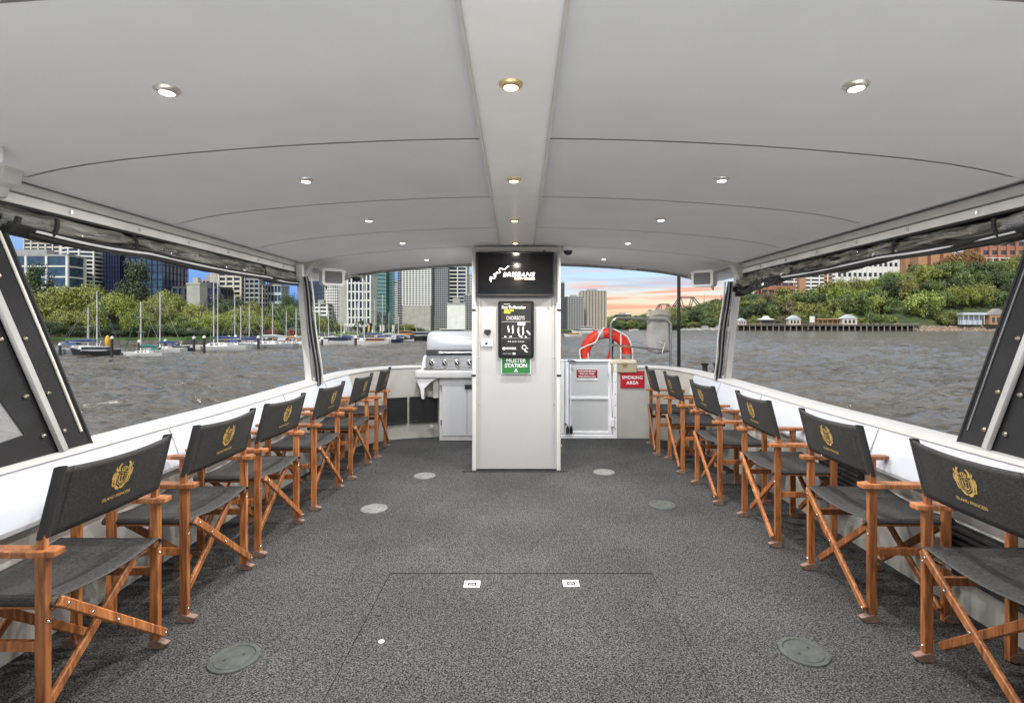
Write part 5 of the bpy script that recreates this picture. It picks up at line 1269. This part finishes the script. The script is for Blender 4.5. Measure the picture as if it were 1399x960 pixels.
T('plain concrete lift tower in front of the low dark building', 255, 273, 389, 300, 'conc', 'grey', 1, 0, sp=1, nm='office_building', roof='conc')
T('small grey roofed block between crane and beige apartments', 272, 292, 384, 345, 'beige', 'dark', 4, 4, sp=.4, nm='office_building')
T('beige apartment tower with plain side wall and white balconies', 289, 329, 366, 335, 'cream', 'dark', 13, 4, sp=.42, pier=.2, out=.9, sidesol=-.22)
T('grey apartment tower with dark balconies beside the beige one', 328, 354, 370, 337, 'grey', 'dark', 13, 4, sp=.38, pier=.2, out=.9)
T('small blue and white glass building in the left skyline', 356, 384, 391, 350, 'pale', 'blue', 5, 6, sp=.3, pier=.12, nm='office_building')
T('dark blue glass office tower right of the far left post', 418, 440, 384, 360, 'dark', 'blue', 12, 3, sp=.2, pier=.08)
T('white low office block with dark strip windows at the quay', 426, 447, 416, 300, 'white', 'dark', 7, 2, sp=.5, pier=.2, nm='office_building')
T('white curved hotel tower with a fine window grid', 444, 466, 384, 310, 'white', 'grey', 18, 9, sp=.4, pier=.35, fp='bow')
T('plain concrete faced edge of the white gridded tower', 462, 476, 372, 300, 'conc', 'grey', 1, 0, sp=1, roof='conc')
T('white office tower with tall dark window bays', 475, 506, 376, 300, 'white', 'dark', 6, 6, sp=.16, pier=.34, base='dark', basez=.08)
T('curved teal glass tower with horizontal bands', 500, 527, 360, 330, 'teal', 'teal', 18, 2, sp=.4, pier=.05, fp='bow')
T('flat teal glass slab beside the curved teal tower', 525, 537, 362, 334, 'teal', 'teal', 24, 3, sp=.15, pier=.1)
T('small distant tower with white and dark stripes', 536, 545, 386, 420, 'white', 'dark', 22, 0, sp=.5)
T('thin dark tower behind the tall white gridded tower', 543, 553, 362, 390, 'grey', 'dark', 26, 4, sp=.3, pier=.2)
T('tall white gridded office tower standing on a plain concrete base', 550, 588, 350, 340, 'white', 'dark', 26, 9, sp=.42, pier=.34, base='conc', basez=.34)
T('tall grey finely gridded tower left of the pillar', 588, 611, 352, 345, 'grey', 'dark', 34, 9, sp=.35, pier=.3)
T('dark tower with white horizontal frames beside the pillar', 613, 637, 350, 380, 'white', 'dark', 20, 2, sp=.25, pier=.1, D=20)
T('short white block with a grey centre stripe before the dark tower', 611, 635, 416, 330, 'white', 'grey', 1, 2, sp=1, pier=.05, nm='office_building')
T('grey gridded building at the left edge of the pillar', 634, 650, 404, 370, 'grey', 'dark', 15, 5, sp=.4, pier=.3)
T('pale far tower just left of the pillar', 640, 650, 376, 520, 'pale', 'grey', 20, 3, sp=.4, pier=.3)
T('dark blue rounded tower just right of the pillar', 758, 771, 387, 420, 'dark', 'blue', 8, 8, sp=.12, pier=.3)
T('pale blue low block at the right edge of the pillar', 757, 765, 412, 380, 'pale', 'blue', 6, 3, sp=.3, pier=.2, nm='office_building')
T('grey ribbed apartment tower, left of the pair right of the pillar', 773, 797, 406, 430, 'grey', 'grey', 16, 7, sp=.4, pier=.45)
T('taller beige ribbed apartment tower, right of the pair right of the pillar', 795, 828, 398, 440, 'beige', 'grey', 17, 8, sp=.35, pier=.5)
T('tiny dark blue building on the skyline above the handrail', 843, 862, 430, 1000, 'navy', 'blue', 3, 5, sp=.3, nm='office_building', z0=PZ(444, 1000))
T('long low dark roofline far across the river', 862, 885, 434, 980, 'dark', 'dark', 2, 5, sp=.3, nm='office_building', z0=PZ(444, 980), D=30)
# covered walkway at the quay
t = thing('quay_pavilion', 'white columned pavilion at the foot of the white office tower', 'pavilion', (PX(474, 195), 195, GZ))
MB().box(-6, 11, 0, 8, PZ(444, 195) - GZ, PZ(442, 195) - GZ).build('roof', WL['white'], t)
for k in range(5): MB().box(-5 + k * 3.6, -4.4 + k * 3.6, 0, .6, 0, PZ(444, 195) - GZ).build('column', WL['white'], t)
# right hill buildings
def onhill(label, x0, x1, pyt, pyb, Y, *a, **k): return tower(label, x0, x1, pyt, Y, *a, z0=PZ(pyb, Y), nm='hill_building', **k)
onhill('white balcony apartment block with an orange column on the right hill', 1062, 1142, 366, 412, 690, 'white', 'dark', 9, 7, sp=.5, pier=.12, out=1.5, D=25)
t = onhill('orange stair tower of the white apartment block', 1092, 1101, 368, 410, 684, 'orange', 'dark', 1, 0, sp=1, roof='orange', D=10)
onhill('terraced red brick house with white balconies behind the trees on the right', 1040, 1086, 386, 425, 670, 'brick', 'dark', 4, 5, sp=.55, pier=.15, out=1.5, D=18, roof='white')
onhill('white flat block with small windows behind the far right post', 1000, 1042, 392, 425, 700, 'white', 'dark', 5, 6, sp=.55, pier=.5, D=20)
onhill('long white building with small windows on the ridge', 1136, 1262, 345, 400, 700, 'white', 'dark', 4, 18, sp=.6, pier=.35, D=25, roof='roofg')
onhill('small orange stair block at the left end of the long white building', 1126, 1137, 366, 400, 690, 'orange', 'dark', 1, 0, sp=1, D=12, roof='orange')
onhill('square orange brick block on the ridge', 1256, 1290, 344, 385, 672, 'orange', 'dark', 2, 2, sp=.94, pier=.7, D=22, roof='cream')
onhill('long orange brick building with grey roof and white verandah columns on the ridge', 1340, 1460, 330, 366, 640, 'brick', 'dark', 3, 10, sp=.5, pier=.3, D=22, roof='roofg')
b = MB(); t = thing('verandah', 'white columned verandah in front of the orange brick building', 'verandah', (PX(1338, 630), 630, PZ(372, 630)))
hv = PZ(352, 630) - PZ(372, 630)
MB().box(0, 95, -1, 4, hv - .7, hv).build('roof', WL['white'], t)
for k in range(12): MB().box(k * 8, k * 8 + .9, -.8, .1, 0, hv - .7).build('column', WL['white'], t)
MB().box(0, 95, -1, -.8, 0, hv * .3).build('railing', WL['pale'], t)
# ---------------------------------------------------------------- bridge
bt = WL['dark']
for cx_, w_, pyt, Y, lb in ((908, 28, 415.5, 1500, 'farther steel truss tower of the cantilever bridge'), (939, 44, 406, 1350, 'nearer steel truss tower of the cantilever bridge')):
    t = thing('truss_bridge', lb, 'bridge', (PX(cx_, Y), Y, GZ)); s_ = Y / FPX; H = PZ(pyt, Y) - GZ; dz = PZ(437, Y) - GZ
    tp = w_ * .2 * s_; bt_ = w_ * .68 * s_; b = MB(); th = 2.2
    for y in (0, 18):
        b.bar((-tp, y, H), (tp, y, H), th, th); b.bar((-tp, y, H), (-bt_, y, dz), th, th); b.bar((tp, y, H), (bt_ * 1.1, y, dz), th, th)
        b.bar((-tp, y, H), (0, y, dz), th * .8, th * .8); b.bar((tp, y, H), (0, y, dz), th * .8, th * .8)
        for k in (-1, 1):
            for f1 in (.33, .66):
                xo = k * (tp + (bt_ - tp) * f1); zz = H + (dz - H) * f1; b.bar((xo, y, zz), (xo, y, dz), th * .6, th * .6); b.bar((xo, y, zz), (k * tp * (1 - f1) + k * bt_ * .3 * f1, y, dz + (zz - dz) * .3), th * .5, th * .5)
    b.build('truss', bt, t); MB().box(-bt_ * 2.2, bt_ * 2.2, 0, 18, dz - 3, dz).build('roadway', bt, t)
    for k in (-1, 1): MB().box(k * bt_ * .9 - 3, k * bt_ * .9 + 3, 2, 16, 0, dz - 3).build('bridge_pier', WL['grey'], t)
# ---------------------------------------------------------------- jetty and boathouses on the right bank
jt = thing('jetty', 'long timber jetty on piles along the right bank', 'jetty')
jpts = [1000 + 8 * k for k in range(33)]
woodj = mat("jetty_timber", (.09, .075, .06), .85, var=.35, scale=.6); woodd = mat("jetty_shadow_timber", (.05, .04, .035), .9)
JZ = PZ(443.5, 500)
b = MB()
for a, c in zip(jpts[:-1], jpts[1:]):
    Ya, Yc = rshore(a) - 12, rshore(c) - 12
    b.add([(PX(a, Ya), Ya, JZ - 1.4), (PX(c, Yc), Yc, JZ - 1.4), (PX(c, Yc), Yc + 8, JZ - 1.4), (PX(a, Ya), Ya + 8, JZ - 1.4), (PX(a, Ya), Ya, JZ), (PX(c, Yc), Yc, JZ), (PX(c, Yc), Yc + 8, JZ), (PX(a, Ya), Ya + 8, JZ)], [(0, 3, 2, 1), (4, 5, 6, 7), (0, 1, 5, 4), (1, 2, 6, 5), (2, 3, 7, 6), (3, 0, 4, 7)])
b.build('jetty_deck', woodj, jt)
b = MB()
for a, c in zip(jpts[:-1], jpts[1:]):
    Ya, Yc = rshore(a) - 4.5, rshore(c) - 4.5
    b.add([(PX(a, Ya), Ya, WZ - .8), (PX(c, Yc), Yc, WZ - .8), (PX(c, Yc), Yc, JZ - 1.42), (PX(a, Ya), Ya, JZ - 1.42), (PX(a, Ya), Ya + .5, WZ - .8), (PX(c, Yc), Yc + .5, WZ - .8), (PX(c, Yc), Yc + .5, JZ - 1.42), (PX(a, Ya), Ya + .5, JZ - 1.42)], [(0, 1, 2, 3), (4, 7, 6, 5), (0, 3, 7, 4), (1, 5, 6, 2)])
b.build('retaining_wall', mat("wet_dark_timber", (.018, .016, .014), .9), jt)  # near-black sheet painted in as the shade under the jetty deck
pme = None
for a in jpts:
    for da in (0,):
        Ya = rshore(a + da) - 11.5
        if pme is None: o = MB().box(-.45, .45, -.4, .4, WZ - .8, JZ - 1.41).build('pile', mat("pile_timber", (.22, .20, .17), .85), jt); pme = o.data
        else: o = bpy.data.objects.new('pile', pme); COL.objects.link(o); o.parent = jt
        o.location = (PX(a + da, Ya), Ya, 0)
b = MB()
for a, c in zip(jpts[:-1], jpts[1:]):
    Ya, Yc = rshore(a) - 11.8, rshore(c) - 11.8
    for z in (1.1, .55): b.bar((PX(a, Ya), Ya, JZ + z), (PX(c, Yc), Yc, JZ + z), .12, .12)
    for f1 in (0, .5): b.box(PX(a + 8 * f1, Ya) - .1, PX(a + 8 * f1, Ya) + .1, Ya - .1, Ya + .1, JZ, JZ + 1.15)
b.build('jetty_railing', mat("rail_pale", (.45, .43, .38), .7), jt)
def hut(px, w_, h_, wall, roof, label, style='gable'):
    Y = rshore(px) - 8; s_ = Y / FPX; t = thing('boat_shed', label, 'shed', (PX(px, Y), Y, JZ + .02)); w_ *= s_; h_ *= s_; D = 6
    if style == 'open':
        MB().box(-w_ / 2, w_ / 2, 3, D, 0, h_ * .6).build('wall', WL[wall], t)
        for k in range(5): MB().box(-w_ / 2 + w_ * k / 4.2, -w_ / 2 + w_ * k / 4.2 + .5, 0, .5, 0, h_ * .7).build('post', WL[wall], t)
    else:
        MB().box(-w_ / 2, w_ / 2, 0, D, 0, h_ * .62).build('wall', WL[wall], t)
        for k in range(3): MB().box(-w_ * .36 + k * w_ * .28, -w_ * .36 + k * w_ * .28 + w_ * .16, -.12, -.01, h_ * .12, h_ * .46).build('window', GL['dark'], t)
    if style == 'gable': b = MB().prism([(-w_ * .56, h_ * .6), (w_ * .56, h_ * .6), (0, h_)], -D - .4, .5, FA)
    elif style == 'dome': b = MB().lathe([(w_ * .56, h_ * .58), (w_ * .5, h_ * .66), (w_ * .26, h_ * .72), (w_ * .24, h_ * .86), (w_ * .12, h_ * .98), (0, h_)], 20, Matrix.Translation((0, 3, 0)))
    else: b = MB().box(-w_ * .55, w_ * .55, -.6, D, h_ * .7, h_ * .86)
    b.build('roof', WL[roof], t)
hut(1014, 11, 9, 'cream', 'pale', 'small white shed at the left end of the jetty')
hut(1048, 20, 12, 'brown', 'white', 'open shelter with a white domed roof on the jetty', 'dome')
hut(1086, 16, 13, 'cream', 'pale', 'white gabled boathouse on the jetty left of the yellow shelter')
hut(1131, 28, 10, 'orange', 'orange', 'long yellow ochre open shelter on the jetty', 'open')
hut(1161, 20, 14, 'cream', 'pale', 'largest white boathouse on the jetty right of the yellow shelter')
hut(1331, 30, 19, 'pale', 'pale', 'pale blue roofed waterside platform on the rocks', 'open')
hut(1364, 24, 22, 'orange', 'roofg', 'small ochre house with a grey roof on the rocks at right')
t = thing('river_sign', 'white navigation board on a post beside the yellow shelter', 'sign', (PX(1110, 485), 485, JZ)); MB().box(-2.6, 2.0, 0, .3, 2, 8).build('sign_board', WL['white'], t); MB().box(-.4, .2, .3, .7, 0, 8).build('sign_post', WL['grey'], t)
# ---------------------------------------------------------------- boats
BW = {'white': mat("boat_white", (.62, .62, .60), .35), 'blue': mat("boat_blue_cover", (.025, .045, .14), .7), 'navy': mat("boat_navy", (.02, .03, .09), .4), 'grey': mat("boat_grey", (.32, .34, .36), .5), 'red': mat("boat_red", (.22, .05, .04), .5), 'yellow': mat("boat_yellow", (.70, .38, .02), .5), 'teal': mat("boat_green_cover", (.02, .12, .10), .7), 'black': mat("boat_black", (.02, .02, .022), .5), 'orange': mat("boat_orange", (.42, .20, .08), .5)}
def yof(py): return (HC - WZ) * FPX / (py - HY)
mastm = mat("alloy_mast", (.62, .61, .58), .3)
def hullmesh(L_, B_, fb, sheer=.25):
    b = MB(); st = 12
    for i in range(st + 1):
        u = i / st; x = -L_ / 2 + L_ * u; wd = B_ / 2 * (1 - max(0, (u - .45) / .55) ** 2.2) * (.78 + .22 * min(1, u / .3)); z = fb * (1 + sheer * (u - .4) ** 2 * 3)
        wd = max(wd, .02)
        b.v += [(x + (.06 * L_ * (u > .9) * (u - .9) * 10), -wd, z), (x, -wd * .88, z * .35), (x, -wd * .5, -.35), (x, wd * .5, -.35), (x, wd * .88, z * .35), (x + (.06 * L_ * (u > .9) * (u - .9) * 10), wd, z)]
    for i in range(st):
        for j in range(5): b.f.append((i * 6 + j, i * 6 + j + 1, (i + 1) * 6 + j + 1, (i + 1) * 6 + j))
        b.f.append((i * 6 + 5, i * 6, (i + 1) * 6, (i + 1) * 6 + 5))
    b.f.append((0, 1, 2, 3, 4, 5)); return b
def sailboat(px, py, L_, mast, rz, label, cover='blue', hullc='white', lean=0, mastdx=.1, two=False):
    Y = yof(py); t = thing('sailing_yacht', label, 'yacht', (PX(px, Y), Y, WZ), rz, 'yachts moored along the left bank'); B_ = L_ * .3; fb = L_ * .095
    hullmesh(L_, B_, fb).build('hull', BW[hullc], t, smooth=True)
    MB().box(-L_ * .48, L_ * .5, -B_ * .46, B_ * .46, .02, .10).build('waterline', BW['navy'], t)
    b = MB(); b.v = [(-L_ * .18, -B_ * .3, fb), (L_ * .25, -B_ * .2, fb), (L_ * .25, B_ * .2, fb), (-L_ * .18, B_ * .3, fb), (-L_ * .14, -B_ * .24, fb + L_ * .06), (L_ * .17, -B_ * .15, fb + L_ * .05), (L_ * .17, B_ * .15, fb + L_ * .05), (-L_ * .14, B_ * .24, fb + L_ * .06)]
    b.f = [(0, 3, 2, 1), (4, 5, 6, 7), (0, 1, 5, 4), (1, 2, 6, 5), (2, 3, 7, 6), (3, 0, 4, 7)]; cbn = b.build('cabin', BW['white'], t, bevel=.04)
    for s_ in (-1, 1):
        for k in range(3): MB().box(-L_ * .1 + k * L_ * .09, -L_ * .1 + k * L_ * .09 + L_ * .05, s_ * B_ * .235 - .04, s_ * B_ * .235 + .04, fb + L_ * .022, fb + L_ * .042).build('window', GL['dark'], cbn)
    mx = L_ * mastdx
    MB().tube([(mx, 0, fb), (mx, 0, mast)], [.10, .07], 8).build('mast', mastm, t, smooth=True)
    if two: MB().tube([(mx - .9, .5, fb), (mx - .9, .5, mast * .98)], [.08, .06], 8).build('mast', mastm, t, smooth=True)
    for f1 in (.45, .72): MB().box(mx - .03, mx + .03, -B_ * .42, B_ * .42, mast * f1, mast * f1 + .06).build('spreader', mastm, t)
    MB().tube([(mx, 0, fb + L_ * .13), (-L_ * .34, 0, fb + L_ * .12)], .09, 8).build('boom', mastm, t, smooth=True)
    MB().tube([(mx, 0, fb + L_ * .15), (-L_ * .1, 0, fb + L_ * .155), (-L_ * .33, 0, fb + L_ * .14)], [.22, .26, .12], 8).build('sail_cover', BW[cover], t, smooth=True)
    for a, c, r__ in (((L_ * .5, 0, fb + .1), (mx, 0, mast * .97), .055 if int(px) in (124, 198, 300) else .02), ((-L_ * .48, 0, fb), (mx, 0, mast * .99), .018), ((mx, B_ * .45, fb), (mx, 0, mast * .72), .018), ((mx, -B_ * .45, fb), (mx, 0, mast * .72), .018)): MB().tube([a, c], r__, 5).build('rigging', BW[cover] if (r__ > .05 and int(px) in (124, 198, 300)) else WL['grey'], t)
    b = MB()
    for k in range(9):
        x = -L_ * .45 + k * L_ * .11; b.box(x - .02, x + .02, -B_ * .45, -B_ * .45 + .04, fb, fb + .6)
    b.box(-L_ * .45, L_ * .43, -B_ * .45, -B_ * .45 + .03, fb + .56, fb + .6); b.build('guard_rail', WL['grey'], t)
    b = MB(); b.v = []; b.grid(lambda u, v: (-L_ * .2 - L_ * .14 * u, -B_ * .3 + B_ * .6 * v, fb + L_ * .07 + L_ * .05 * math.sin(PI * v) * 1), 3, 8); b.build('spray_hood', BW[cover], t, smooth=True)
    return t
SY = 'yacht'
sailboat(124, 484, 8.5, 9.6, R(8), 'grey and white yacht with a tall white mast behind the yellow float', 'blue', 'grey')
sailboat(110, 480, 7.0, 7.4, R(20), 'low grey yacht with a short mast topped by a wind vane at far left', 'blue', 'grey', mastdx=.15)
sailboat(198, 487.5, 6.0, 7.6, R(176), 'small white sloop with dark blue waterline left of the white piles', 'teal', 'white')
sailboat(224, 482, 7.0, 9.6, R(172), 'white sloop with a navy spray hood behind the small sloop', 'blue', 'white')
sailboat(300, 480, 9.5, 12.4, R(184), 'largest white catamaran yacht with two masts and blue sail covers', 'blue', 'white', two=True)
sailboat(326, 475, 8.5, 10.5, R(170), 'white yacht just right of the large blue covered catamaran', 'navy', 'white')
sailboat(345, 474.5, 8.5, 8.6, R(160), 'white yacht with pale hull between the catamaran and the grey sloop', 'navy', 'white')
sailboat(335, 476, 7.5, 8.0, R(200), 'white yacht half hidden behind the pale hulled yacht', 'blue', 'white')
sailboat(366, 477, 10.0, 11.8, R(183), 'long pale grey yacht with the tallest mast before the far left post', 'grey', 'grey')
sailboat(378, 475, 8.0, 8.8, R(178), 'small grey yacht behind the long pale grey yacht', 'red', 'grey')
sailboat(396, 473.5, 8.0, 7.4, R(170), 'white yacht close to the far left post', 'orange', 'white')
sailboat(408, 474, 8.0, 8.0, R(150), 'white yacht partly hidden by the far left post', 'grey', 'white')
sailboat(504, 470.5, 10, 15.0, R(190), 'white yacht with a tall thin mast below the teal tower', 'blue', 'white')
sailboat(527, 468, 9, 12.5, R(170), 'dark hulled yacht with a thick white mast below the teal tower', 'grey', 'navy')
sailboat(441, 468.5, 9, 10.5, R(170), 'white yacht just right of the far left post', 'navy', 'white')
for px, py, L_, m_, cv, hc, lb in ((452, 470, 7, 8, 'grey', 'white', 'small white yacht among the quay boats, first right of the far left post'), (470, 469, 7, 9, 'blue', 'white', 'small yacht among the quay boats below the concrete tower edge'), (480, 468.5, 7, 8, 'grey', 'navy', 'navy yacht left of the black quay pile'), (492, 469.5, 7, 10, 'navy', 'white', 'white yacht just right of the black quay pile'), (515, 468.5, 7, 11, 'grey', 'white', 'white yacht between the two tall quay masts'), (535, 467.5, 7, 8, 'blue', 'grey', 'grey yacht right of the thick white quay mast'), (548, 467, 7, 7, 'grey', 'white', 'white yacht beside the orange work boat')):
    sailboat(px, py, L_, m_, R(random.uniform(150, 200)), lb, cv, hc)
def cruiser(px, py, L_, rz, label, hullc='white', topc='white', name='motor_cruiser', cat='motor boat', decks=1, grp='motor boats along the city quay'):
    Y = yof(py); t = thing(name, label, cat, (PX(px, Y), Y, WZ), rz, grp); B_ = L_ * .32; fb = L_ * .12
    hullmesh(L_, B_, fb, .5).build('hull', BW[hullc], t, smooth=True)
    z = fb; w0 = L_ * .62
    for d in range(decks):
        MB().box(-w0 * .55, w0 * .38, -B_ * .4, B_ * .4, z, z + L_ * .035).build('cabin', BW[topc], t)
        MB().box(-w0 * .53, w0 * .36, -B_ * .385, B_ * .385, z + L_ * .035, z + L_ * .085).build('window', GL['dark'], t)
        MB().box(-w0 * .6, w0 * .36, -B_ * .42, B_ * .42, z + L_ * .085, z + L_ * .105).build('cabin_roof', BW[topc], t, bevel=.03)
        z += L_ * .105; w0 *= .72
    MB().tube([(-w0 * .2, 0, z), (-w0 * .3, 0, z + L_ * .14)], .05, 6).build('aerial', mastm, t)
    return t
cruiser(462, 471.5, 8, R(175), 'white motor boat with dark blue canopy moored at the quay', 'white', 'navy')
cruiser(449, 470.5, 8, R(10), 'pale motor boat right of the far left post', 'white', 'white')
cruiser(486, 469.5, 6, R(170), 'small navy motor boat beside the dark pile', 'navy', 'white')
cruiser(510, 471.5, 7, R(186), 'white fishing boat with an orange canopy at the quay', 'white', 'orange')
cruiser(556, 466, 9, R(5), 'work boat with orange superstructure left of the barbecue', 'black', 'orange', decks=2)
cruiser(541, 467, 9, R(10), 'dark work boat with a white cabin at the quay', 'black', 'white')
cruiser(575, 465.5, 12, R(5), 'black hulled tug with pale cabin at the quay', 'black', 'grey')
cruiser(592, 463.5, 11, R(3), 'long white passenger boat behind the barbecue hood', 'white', 'white', decks=1)
cruiser(622, 461.5, 15, R(2), 'very long low white ferry above the barbecue hood', 'white', 'white', decks=1)
cruiser(130, 486, 6.0, R(186), 'low black and grey work boat at far left with red boxes', 'black', 'grey')
cruiser(243, 481, 5, R(176), 'small white runabout beside the sloop with the navy hood', 'navy', 'white')
cruiser(783, 460, 7, R(185), 'yellow and orange city ferry right of the pillar', 'white', 'yellow', 'city_ferry', 'ferry', 1, None)
cruiser(800, 457.5, 13, R(183), 'large white motor yacht behind the yellow ferry', 'white', 'white', 'motor_cruiser', 'motor boat', 2, None)
cruiser(866, 452, 9, R(183), 'tiny white motor yacht far off seen through the handrail', 'white', 'white', grp='boats moored below the right hill')
for px, L_, lb_ in ((934, 10, 'small white boat moored right of the dark pole'), (946, 12, 'white sailing cruiser moored below the hill'), (962, 15, 'white cruiser moored below the hill near the far right post'), (982, 17, 'tall white houseboat beside the far right post')):
    cruiser(px, 451.3, L_, R(180), lb_, 'white', 'white', decks=2 if px > 955 else 1, grp='boats moored below the right hill')
t = thing('yellow_float', 'yellow upright kayak float hung beside a mooring pile', 'float', (PX(147, 74), 74, WZ + 1.2))
MB().lathe([(0, 0), (.2, .15), (.33, .7), (.30, 1.3), (.12, 1.7), (0, 1.75)], 12).build('float_shell', BW['yellow'], t, smooth=True)
# piles with white caps
PL = {153: 'white capped dark pile beside the yellow float', 190: 'white capped pile left of the small white sloop', 226: 'white capped pile behind the sloop with the navy hood', 265: 'white capped pile at the left end of the big catamaran', 279: 'tall white capped pile in front of the big catamaran bow', 313: 'white capped pile behind the stern of the big catamaran', 322: 'white capped pile just right of the big catamaran', 353: 'white capped pile at the bow of the long grey yacht', 340: 'thin white capped pile between the pale yacht and the long grey yacht', 364: 'white capped pile behind the middle of the long grey yacht', 370: 'higher white capped pile behind the long grey yacht mast', 390: 'white capped pile left of the small orange sailed yacht', 404: 'white capped pile nearest the far left post', 82: 'white capped pile at far left beside the near window post', 486: 'white capped black pile in front of the city quay', 440: 'white capped pile just right of the far left post', 400: 'short white capped pile left of the far left post'}
k = 0
for px, pyb, pyt in ((153, 491, 459), (190, 486, 464), (226, 482, 463), (265, 481, 459), (279, 483, 458), (313, 476, 458), (322, 475, 457), (353, 478, 458), (340, 473, 459), (364, 473, 459), (370, 473, 457), (390, 472, 459), (404, 473, 457), (82, 485, 468), (486, 472, 458), (440, 472, 460), (400, 471, 460)):
    Y = yof(pyb); h = PZ(pyt, Y) - WZ; t = thing('mooring_pile', PL[px], 'pile', (PX(px, Y), Y, WZ), 0, 'mooring piles with white caps')
    r = .17 * Y / 75
    MB().lathe([(r, -.6), (r, h - 2.6 * r)], 10).build('pile_shaft', mat("pile_black", (.035, .03, .028), .8), t, smooth=True)
    MB().lathe([(r, h - 2.6 * r), (r * 1.35, h - 2.4 * r), (r * 1.35, h - 1.2 * r), (r * .8, h - .4 * r), (0, h)], 12).build('pile_cap', BW['white'], t, smooth=True)
# flags and banners on the quay
for px, c, nm_ in ((496, 'yellow', 'yellow'), (503, 'yellow', 'yellow'), (519, 'white', 'white'), (523, 'white', 'white'), (536, 'white', 'white'), (539, 'blue', 'blue')):
    Y = 175; t = thing('quay_banner', f'{nm_} vertical banner on the city quay near x {px}' if False else f'{nm_} vertical banner flag on the city quay', 'banner', (PX(px, Y), Y, WZ + 1), 0, f'{nm_} banners on the quay')
    MB().box(-.06, .06, -.06, .06, 0, 3.8).build('banner_pole', mastm, t); MB().box(.07, .5, -.03, .03, 1.6, 3.7).build('banner_cloth', BW[c], t)
# low dark quay boats mass: pontoon
t = thing('quay_pontoon', 'long dark pontoon along the city quay', 'pontoon', (0, 0, 0)); 
b = MB()
for a, c in ((420, 560), (560, 645)):
    Ya = yof(470 if a < 500 else 466.5) + 3; Yc = yof(466.5 if c < 600 else 463) + 3
    b.add([(PX(a, Ya), Ya, WZ - .3), (PX(c, Yc), Yc, WZ - .3), (PX(c, Yc), Yc + 3, WZ - .3), (PX(a, Ya), Ya + 3, WZ - .3), (PX(a, Ya), Ya, WZ + .7), (PX(c, Yc), Yc, WZ + .7), (PX(c, Yc), Yc + 3, WZ + .7), (PX(a, Ya), Ya + 3, WZ + .7)], [(0, 3, 2, 1), (4, 5, 6, 7), (0, 1, 5, 4), (1, 2, 6, 5), (2, 3, 7, 6), (3, 0, 4, 7)])
b.build('pontoon_deck', WL['dark'], t)
# low stone wall and path along the park
t = thing('quay_wall', 'low brown stone wall behind the park lawn on the left bank', 'wall')
b = MB()
for (a, d), (c, e) in (((20, 124), (150, 130)), ((150, 130), (250, 138)), ((280, 140), (420, 160))):
    b.bar((PX(a, d), d, GZ + .7), (PX(c, e), e, GZ + .7), 1.6, .5, (0, 0, 1))
b.build('stone_wall', mat("brown_stone", (.16, .11, .09), .9, var=.4, scale=1), t)
